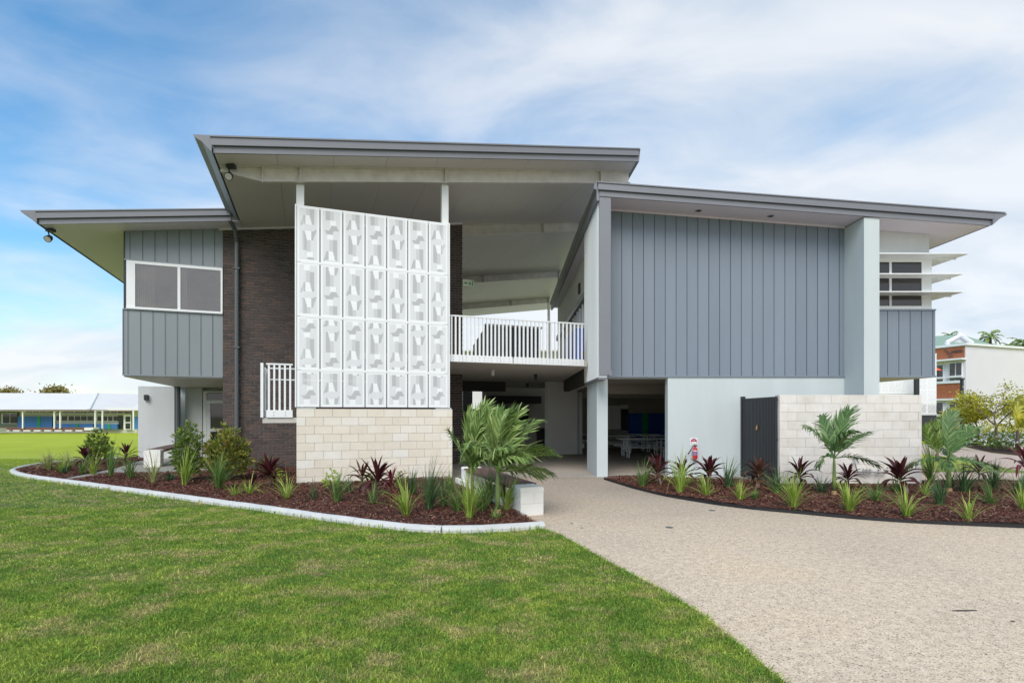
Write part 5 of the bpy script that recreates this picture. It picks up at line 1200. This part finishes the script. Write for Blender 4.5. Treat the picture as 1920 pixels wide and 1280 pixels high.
# palms
def frond(mb, base, az, el, Lf, droop, n, ll, wl, rs, drp=.5, wind=(0, 0, 0), curl=0):
    d = Vector((math.cos(az) * math.cos(el), math.sin(az) * math.cos(el), math.sin(el))); p = Vector(base); pts = [p.copy()]; ts = [d.copy()]; K = 16
    for k in range(K):
        d = (d + Vector((wind[0], wind[1], -droop + wind[2])) / K).normalized(); p = p + d * Lf / K; pts.append(p.copy()); ts.append(d.copy())
    mb.tube(pts, [max(.004, .014 * (1 - k / K)) for k in range(K + 1)], 5)
    roll = rs.uniform(-.7, .7)
    for i in range(n):
        s = .14 + .86 * (i + .5) / n; f = s * K; k = min(K - 1, int(f)); q = pts[k].lerp(pts[k + 1], f - k); t = ts[k].lerp(ts[k + 1], f - k).normalized()
        sd_ = t.cross(Vector((0, 0, 1)))
        sd_ = sd_.normalized() if sd_.length > .15 else Vector((math.cos(az + 1.57), math.sin(az + 1.57), 0)); nr_ = sd_.cross(t); rr_ = Matrix.Rotation(roll, 3, t); sd_ = rr_ @ sd_; nr_ = rr_ @ nr_
        l0 = ll * (math.sin(math.pi * (.12 + .80 * s)) ** .6) * rs.uniform(.78, 1.12); fw = .85 + 1.5 * s
        for sg_ in (-1, 1):
            if rs.random() < .05: continue
            e = (sd_ * sg_ + t * (fw + rs.uniform(-.18, .18)) + nr_ * (.25 + rs.uniform(-.22, .22))).normalized()
            q1 = q + e * l0 * .5; e2 = (e + t * rs.uniform(-.25, .35) + Vector((wind[0] * .8, wind[1] * .8, -drp * rs.uniform(.5, 1.8) - (.5 if rs.random() < .12 else 0)))).normalized(); q2 = q1 + e2 * l0 * .5
            sid = e.cross(nr_).normalized(); 
            strip(mb, [q, q.lerp(q1, .5), q1, q1.lerp(q2, .6), q2], [wl * .5, wl, wl, wl * .7, wl * .06], sid)
def palm(px, py, crown_py, fr_, m, lab, cat='palm', tr=.035, ring=True, lean=(0, 0), z0=.03, nm='palm'):
    p = G(px, py, z0) if py else px; Y = p.y; zc = EYE + (HY - crown_py) / F * Y; o = thing(nm, (p.x, p.y, z0), lab, cat); rs = random.Random(int(p.x * 100))
    c = Vector((p.x + lean[0], p.y + lean[1], zc)); b = Vector((p.x, p.y, 0)); H = zc
    if ring:
        mb = MB(); mb.tube([tuple(b), tuple(b + Vector((0, 0, .05))), tuple(b.lerp(c, .16)), tuple(b.lerp(c, .2))], [tr * 1.5, tr * 1.45, tr * 1.2, tr * 1.1], 10); part('trunk_base', mb, M['palm_base'], o, smooth=False)
        for k_ in range(3): mb = MB(); q = b.lerp(c, .07 + .045 * k_); mb.tube([tuple(q), tuple(q + Vector((0, 0, .012)))], tr * 1.38, 10); part('trunk_ring', mb, M['palm_base'], o)
        mb = MB(); mb.tube([tuple(b.lerp(c, .19)), tuple(b.lerp(c, .4)), tuple(b.lerp(c, .8)), tuple(c)], [tr * 1.15, tr, tr * .75, tr * .4], 10); part('crownshaft', mb, M['palm_trunk'], o, smooth=True)
    else:
        mb = MB(); mb.tube([tuple(b), tuple(b.lerp(c, .5)), tuple(c)], [tr * 1.2, tr, tr * .8], 8); part('trunk', mb, M['bark'], o, smooth=True)
    for (azd, eld, Lf, dr, n, ll, wl, dp) in fr_:
        mb = MB(); frond(mb, tuple(b.lerp(c, .93)), R(azd), R(eld), Lf, dr, n, ll * 1.15, wl, rs, dp, (.38, -.05, 0)); part('frond', mb, M[m], o)
    return o
# az: 0 = to the right, 90 = away, 180 = left, 270 = towards the camera
palm(933, 968, 878, [(95, 86, 1.0, .2, 34, .42, .034, .25), (40, 66, 1.05, .55, 34, .44, .034, .4), (8, 40, .95, .7, 32, .38, .032, .5), (150, 72, .95, .6, 32, .38, .032, .45), (300, 55, .72, 1.2, 28, .34, .032, .8), (215, 58, .75, 1.2, 30, .34, .032, .8), (345, 22, .85, .7, 28, .34, .032, .7), (62, 78, 1.02, .35, 32, .42, .034, .3), (355, 55, .9, 1.0, 30, .38, .032, .6), (130, 80, .95, .4, 30, .38, .034, .35), (265, 66, .7, 1.3, 26, .32, .030, .9), (20, 10, .75, .6, 24, .30, .032, .7), (75, 60, .9, .7, 30, .38, .032, .5)],
     'palm', 'broad leaved young palm with ringed orange trunk base beside the white bench block', tr=.043)
palm(886, 950, 885, [(95, 82, 1.25, .2, 34, .44, .034, .25), (140, 76, 1.1, .5, 34, .38, .032, .4), (180, 64, .85, .9, 28, .32, .030, .7), (60, 78, 1.2, .4, 34, .44, .034, .3), (20, 62, 1.05, .8, 30, .38, .032, .5), (250, 66, .85, 1.1, 28, .33, .030, .8), (120, 85, 1.2, .2, 30, .40, .032, .3), (310, 60, .8, 1.1, 26, .32, .03, .8)],
     'palm', 'young palm with thin stem to the left of the ringed one, against the brick corner', tr=.03, ring=False)
palm(1564, 932, 853, [(52, 64, 1.15, .12, 34, .42, .026, .05), (20, 42, 1.0, .25, 30, .36, .028, .35), (175, 66, .85, 1.6, 28, .30, .030, .8), (250, 72, .85, 1.7, 28, .28, .030, .9), (130, 74, .9, 1.2, 28, .30, .028, .7), (335, 20, .75, 1.0, 24, .28, .028, .8), (200, 30, .55, 1.6, 20, .24, .028, .9)],
     'palm_dark', 'young palm with one raised pale frond in front of the off-white block wall')
palm(1779, 925, 856, [(35, 48, 1.15, .35, 32, .42, .030, .1), (95, 80, 1.0, .2, 26, .33, .026, .1), (175, 15, .85, .9, 26, .30, .028, .6), (5, 5, 1.05, .5, 28, .32, .028, .4), (220, 25, .7, 1.2, 22, .28, .028, .7), (330, 10, .8, 1.0, 22, .30, .028, .7), (60, 30, .8, .6, 22, .3, .028, .4)],
     'palm_dark', 'drooping grey-green palm just right of the off-white block wall', tr=.045)
palm(Vector((PR(1757, 0, 19)[0], 19, 0)), None, 850, [(a, 75, 1.15, .25, 22, .35, .03, .1) for a in (20, 80, 140, 200, 260, 320)] + [(100, 85, 1.3, .1, 22, .35, .03, .1), (0, 60, 1.1, .4, 22, .35, .03, .1), (180, 60, 1.1, .4, 22, .35, .03, .1)],
     'palm', 'upright bright green palm behind the block wall corner', tr=.06, ring=False, z0=0)
palm(Vector((PR(1908, 0, 23.5)[0], 23.5, 0)), None, 806, [(178, 40, 1.5, 1.5, 28, .42, .035, .5), (150, 55, 1.6, 1.3, 28, .42, .035, .5), (0, 45, 1.5, 1.3, 28, .42, .035, .5), (30, 60, 1.5, 1.0, 28, .42, .035, .4), (230, 50, 1.4, 1.3, 26, .4, .035, .5), (300, 50, 1.4, 1.3, 26, .4, .035, .5), (90, 80, 1.2, .6, 26, .4, .035, .3)],
     'palm_yellow', 'yellow-green palm above the flowering bed at far right', tr=.07, ring=False, z0=0)
def tallpalm(px, py, y, lab, sc=1.0, m='palm'):
    sc *= .58
    x = (px - CX) / F * y; zc = EYE + (HY - py) / F * y; o = thing('palm', (x, y, -.4), lab, 'palm', 'palms behind the white building'); rs = random.Random(px)
    mb = MB(); mb.tube([(x, y, -.4), (x, y, zc)], [.2, .12], 8); part('trunk', mb, M['bark'], o)
    for k in range(16):
        mb = MB(); frond(mb, (x, y, zc), k * 2.399, R(70 - 5.5 * k), 2.1 * sc, 1.5, 14, .75 * sc, .11, rs, .8); part('frond', mb, M[m], o)
tallpalm(1857, 632, 60, 'tall palm crown above the middle of the white building'); tallpalm(1918, 645, 58, 'palm crown above the white building at the right frame edge', 1.25, 'palm'); tallpalm(1782, 631, 70, 'small palm crown above the green roof', .9)
tallpalm(1893, 650, 62, 'low palm crown between the two others above the white building', .8)

# branching trees
def tree(x, y, z0, h, wd, m, nl, ls, lab, name='tree', seed=1, trunk=.12, first=.3, fan=.5):
    rs = random.Random(seed); o = thing(name, (x, y, z0), lab, 'tree'); mb = MB(); tips = []
    def rec(p, d, l, r, dep):
        q = p + d * l; mb.tube([tuple(p), tuple(p.lerp(q, .5) + Vector((rs.uniform(-1, 1), rs.uniform(-1, 1), 0)) * l * .04), tuple(q)], [r, r * .8, r * .65], 6, cap=False)
        if dep == 0: tips.append((q, d)); return
        if dep < 3: tips.append((q, d))
        for _ in range(3 if dep > 2 else rs.choice((2, 3))):
            e = (d + Vector((rs.uniform(-1, 1) * wd, rs.uniform(-1, 1) * wd, rs.uniform(-.3, .5))) * fan * 1.6).normalized(); rec(q, e, l * rs.uniform(.6, .85), r * .6, dep - 1)
    rec(Vector((x, y, z0)), Vector((0, 0, 1)), h * first, trunk, 4); tm = mb
    zmx = max(t[0].z for t in tips); k = (h * .97 - ls) / (zmx - z0); tk = tips; tips = [(Vector((x, y, z0)) + (q - Vector((x, y, z0))) * k, d) for q, d in tips]
    tm.v = [Vector((x, y, z0)) + (q - Vector((x, y, z0))) * k for q in tm.v]; part('trunk', tm, M['bark'], o); mb = MB()
    for q, d in tips:
        for _ in range(nl):
            c = q + Vector((rs.gauss(0, 1), rs.gauss(0, 1), rs.gauss(0, .8))) * ls * 1.6; dd = (d + Vector((rs.uniform(-1, 1), rs.uniform(-1, 1), rs.uniform(-1, 1)))).normalized(); s_ = dd.cross(Vector((rs.uniform(-1, 1), rs.uniform(-1, 1), rs.uniform(-1, 1)))).normalized(); l_ = ls * rs.uniform(.7, 1.3)
            mb.add([tuple(c), tuple(c + dd * l_ * .5 + s_ * l_ * .28), tuple(c + dd * l_), tuple(c + dd * l_ * .5 - s_ * l_ * .28)], [(0, 1, 2, 3)])
    part('crown', mb, M[m], o); return o
tree(PR(1868, 0, 27)[0], 27, 0, 3.3, 1.0, 'shrub_yellow', 34, .12, 'yellow-green leafy tree in front of the white building wall', seed=5, trunk=.07, first=.30, fan=.7)
tree(PR(1835, 0, 29)[0], 29, 0, 2.3, 1.2, 'shrub_yellow', 52, .12, 'lower bushy yellow-green tree left of the taller one', seed=8, trunk=.06, first=.25, fan=.7)
tree(PR(1930, 0, 28)[0], 28, 0, 2.6, 1.2, 'shrub_yellow', 48, .12, 'yellow-green tree at the right frame edge', seed=11, trunk=.06, first=.25, fan=.7)
for px, py, yy, hw, sd_, lab in ((110, 728, 95, 1.0, 3, 'rounded olive tree crown above the pale roof at left'), (8, 733, 98, .8, 4, 'small olive tree crown at the left frame edge'), (22, 733, 96, .8, 6, 'small olive tree crown right of the one at the left edge'), (-60, 728, 95, 1, 12, 'olive tree left of the frame')):
    if px < 0: continue
    x = (px - CX) / F * yy; tree(x, yy, -.4, EYE + (HY - py) / F * yy + .4, .6 * hw, 'tree_olive', 40, .42, lab, 'tree', sd_, .22, .42, .30)

# flowering bed and hedge at far right
def cover(name, poly, n, h, ll, m, lab, seed):
    rs = random.Random(seed); mb = MB(); x0, x1 = min(p.x for p in poly), max(p.x for p in poly); y0, y1 = min(p.y for p in poly), max(p.y for p in poly); pl = [(p.x, p.y) for p in poly]
    for _ in range(n):
        x, y = rs.uniform(x0, x1), rs.uniform(y0, y1)
        if not inside((x, y), pl): continue
        hh = h * (.65 + .35 * math.sin(x * 2.1) * math.cos(y * 1.7) + .15 * rs.random())
        c = Vector((x, y, .02 + hh * rs.random())); a = rs.uniform(0, 6.28); d = Vector((math.cos(a), math.sin(a), rs.uniform(.1, 1.6))).normalized(); s_ = d.cross(Vector((0, 0, 1))).normalized(); l_ = ll * rs.uniform(.6, 1.2)
        mb.add([tuple(c), tuple(c + d * l_ * .5 + s_ * l_ * .08), tuple(c + d * l_ + Vector((0, 0, -.2 * l_))), tuple(c + d * l_ * .5 - s_ * l_ * .08)], [(0, 1, 2, 3)])
    return solo(name, mb, M[m], poly[0], lab, None, kind='stuff')
inner = [G(*p) for p in [(1740, 829), (1805, 834), (1859, 845), (1920, 850), (2250, 872), (2250, 826), (1740, 819)]]
cover('strappy_ground_cover', inner, 22000, .45, .42, 'shrub', 'green strappy ground cover in the far right bed', 3)
cover('strappy_ground_cover', [G(*p) for p in [(1735, 822), (2250, 832), (2250, 817), (1735, 812)]], 14000, 1.1, .4, 'shrub_yellow', 'taller yellow-green shrubs behind the flowers at far right', 4)
rs = random.Random(77); mb = MB()
for _ in range(300):
    q = G(rs.uniform(1790, 2000), rs.uniform(826, 850) if rs.random() < .7 else rs.uniform(826, 836)); c = Vector((q.x, q.y, rs.uniform(.35, .62)))
    if q.y < 21.5 and rs.random() < .5: continue
    for k in range(10):
        d = Vector((rs.uniform(-1, 1), rs.uniform(-1, 1), rs.uniform(-.5, 1))).normalized() * .07; s_ = d.cross(Vector((0, 0, 1))).normalized() * .028 if d.z < .069 else Vector((.02, 0, 0)); mb.add([tuple(c), tuple(c + d * .5 + s_), tuple(c + d), tuple(c + d * .5 - s_)], [(0, 1, 2, 3)])
solo('white_flowers', mb, M['flower'], (PR(1850, 0, 24)[0], 24, .4), 'white flower heads over the far right bed', kind='stuff')

# ---------------------------------------------------------------- numpy scatter: mulch chips and lawn blades
def nmesh(name, V, Fc, m, label, loc=(0, 0, 0)):
    me = bpy.data.meshes.new(name); n, k = Fc.shape
    me.vertices.add(len(V)); me.vertices.foreach_set('co', V.astype(np.float32).ravel()); me.loops.add(n * k); me.loops.foreach_set('vertex_index', Fc.astype(np.int32).ravel())
    me.polygons.add(n); me.polygons.foreach_set('loop_start', np.arange(0, n * k, k, dtype=np.int32)); me.polygons.foreach_set('loop_total', np.full(n, k, dtype=np.int32)); me.update(calc_edges=True); me.validate()
    me.materials.append(m); o = bpy.data.objects.new(name, me); C.objects.link(o); o['kind'] = 'stuff'; o['label'] = label; return o
def pip(x, y, poly):
    c = np.zeros(len(x), bool)
    for p, q in zip(poly, poly[1:] + poly[:1]):
        x1, y1, x2, y2 = p[0], p[1], q[0], q[1]
        with np.errstate(divide='ignore', invalid='ignore'): t = ((y1 > y) != (y2 > y)) & (x < (x2 - x1) * (y - y1) / (y2 - y1 + 1e-12) + x1)
        c ^= t
    return c
def chips(poly, n, label, holes=()):
    xs_ = np.array([p[0] for p in poly]); ys_ = np.array([p[1] for p in poly]); x = rng.uniform(xs_.min(), xs_.max(), n); y = rng.uniform(ys_.min(), ys_.max(), n); k = pip(x, y, poly)
    for h_ in holes: k &= ~pip(x, y, h_)
    keep = rng.random(n) < np.clip(13.0 / np.maximum(y, 1) - .25, .25, 1); k &= keep
    x, y = x[k], y[k]; n = len(x); a = rng.uniform(0, 2 * np.pi, n); l_ = rng.uniform(.02, .07, n) * (.8 + y / 26); w_ = rng.uniform(.006, .016, n) * (.8 + y / 22); pit = rng.normal(0, .28, n); rol = rng.normal(0, .5, n)
    mound = .02 * np.sin(x * 2.3) * np.cos(y * 1.9) + .02; z = .045 + mound + rng.uniform(0, .018, n)
    d = np.stack([np.cos(a) * np.cos(pit), np.sin(a) * np.cos(pit), np.sin(pit)], 1) * l_[:, None] / 2; s = np.stack([-np.sin(a) * np.cos(rol), np.cos(a) * np.cos(rol), np.sin(rol)], 1) * w_[:, None] / 2; c = np.stack([x, y, z], 1)
    V = np.stack([c - d - s * .6, c - d * .2 + s * 1.1, c + d * .9 + s * .5, c + d - s * .7], 1).reshape(-1, 3); return nmesh('bark_mulch', V, np.arange(4 * n).reshape(n, 4), M['chip'], label)
strp = [tuple(G(*p)[:2]) for p in [(113, 901), (182, 888), (220, 879), (262, 866), (330, 858), (372, 862), (400, 886), (330, 889), (250, 888), (205, 890), (137, 902.5)]]
def inset(poly): return [tuple(p[:2]) for p in poly]
chips(inset(bedL), 340000, 'dark red-brown bark mulch of the left garden bed', [strp]); chips(inset(RBF + RBB), 190000, 'dark red-brown bark mulch of the right garden bed')

kpoly = [tuple(p[:2]) for p in kp] + [tuple(LW(-2.6, 24)[:2]), tuple(LW(4, 24)[:2]), tuple(LW(4, 8)[:2])]
pp = inset(pathpoly)
bldg = [tuple(LW(-6.4, 22)[:2]), tuple(LW(-2.6, 17)[:2]), tuple(LW(3, 12)[:2]), (2, 9), (40, 9), (40, 60), (-8, 60)]
def blades(y0, y1, n, hmin, hmax, wd, label):
    y = rng.uniform(y0, y1, n * 2); x = rng.uniform(-1.02 * y1 - 3.5, .6 * y0 + 3, n * 2); k = (x > -1.02 * y - 3.5) & ~pip(x, y, pp) & ~pip(x, y, kpoly) & ~pip(x, y, bldg); x, y = x[k], y[k]
    n = len(x)
    cl = .5 + .5 * np.sin(x * 5.1 + np.sin(y * 4.3) * 2) * np.cos(y * 6.3 + np.sin(x * 3.7) * 2)
    h = rng.uniform(hmin, hmax, n) * (.7 + .6 * cl); a = rng.uniform(0, 2 * np.pi, n); lean = rng.uniform(.3, 1.5, n); w_ = wd * rng.uniform(.6, 1.3, n) * (.6 + y / y1 * .7)
    d = np.stack([np.cos(a), np.sin(a), np.zeros(n)], 1); s = np.stack([-np.sin(a + rng.normal(0, .6, n)), np.cos(a), np.zeros(n)], 1) * w_[:, None] / 2; c = np.stack([x, y, np.zeros(n)], 1); up = np.array([0, 0, 1.0])
    p1 = c + up * (h * .55)[:, None] + d * (h * lean * .35)[:, None]; p2 = c + up * (h * (1.0 - .3 * np.minimum(lean, 1.2)))[:, None] + d * (h * lean * 1.0)[:, None]
    V = np.stack([c - s, c + s, p1 + s * .8, p1 - s * .8, p2], 1).reshape(-1, 3); b = (np.arange(n) * 5)[:, None]
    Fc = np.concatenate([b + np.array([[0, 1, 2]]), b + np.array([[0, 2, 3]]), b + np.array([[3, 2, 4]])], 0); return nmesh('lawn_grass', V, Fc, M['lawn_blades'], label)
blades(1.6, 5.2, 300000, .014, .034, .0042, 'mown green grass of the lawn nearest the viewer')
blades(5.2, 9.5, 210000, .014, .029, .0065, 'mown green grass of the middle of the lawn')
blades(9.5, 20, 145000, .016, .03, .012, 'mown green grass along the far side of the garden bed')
# longer tufts and weeds standing out of the lawn, all one carpet
rs = random.Random(21); mb = MB()
for _ in range(620):
    y = 2.5 + 5.5 * rs.random() ** 1.6; x = rs.uniform(-1.0 * y, .55 * y + .3); q = (np.array([x]), np.array([y]))
    if pip(*q, pp)[0] or pip(*q, kpoly)[0]: continue
    clump(mb, (x, y, 0), rs.uniform(.035, .085), rs.uniform(.05, .12), rs.randint(8, 22), .0055, rs, 1.6, .05)
# ragged fringe overhanging the path edge
ee = resample([Vector((p.x, p.y, 0)) for p in EDGE], .02)
for q in ee:
    if q.y < 2.4 or q.y > 8: continue
    for _ in range(3):
        a = rs.uniform(-.6, 1.2); d = Vector((math.cos(a), math.sin(a), 0)); b = q + Vector((rs.uniform(-.05, .015), rs.uniform(-.03, .03), .0)); l_ = rs.uniform(.02, .05); s_ = Vector((-d.y, d.x, 0)); strip(mb, [b, b + d * l_ * .5 + Vector((0, 0, l_ * .7)), b + d * l_ + Vector((0, 0, l_ * .5))], [.005, .005, .001], s_)
for q, q2 in zip(kp[:-1], kp[1:]):
    t = (q2 - q).normalized(); nn = Vector((t.y, -t.x, 0)); nn = nn if nn.y < 0 or q.x < -14 else -nn
    for _ in range(int(20 * (q2 - q).length / .3)):
        if rs.random() < .25: continue
        b = q.lerp(q2, rs.random()) + nn * rs.uniform(.07, .11); a = rs.uniform(0, 6.28); d = Vector((math.cos(a), math.sin(a), 0)) * .4 - nn * .5; l_ = rs.uniform(.03, .085); s_ = Vector((-d.y, d.x, 0)).normalized()
        strip(mb, [b, b + d * l_ * .3 + Vector((0, 0, l_ * .7)), b + d * l_ * .8 + Vector((0, 0, l_))], [.009, .008, .001], s_)
solo('lawn_tufts', mb, M['lawn_blades'], (0, 0, 0), 'longer grass tufts and ragged lawn edge along the path', kind='stuff')
print('objects', len(bpy.data.objects))
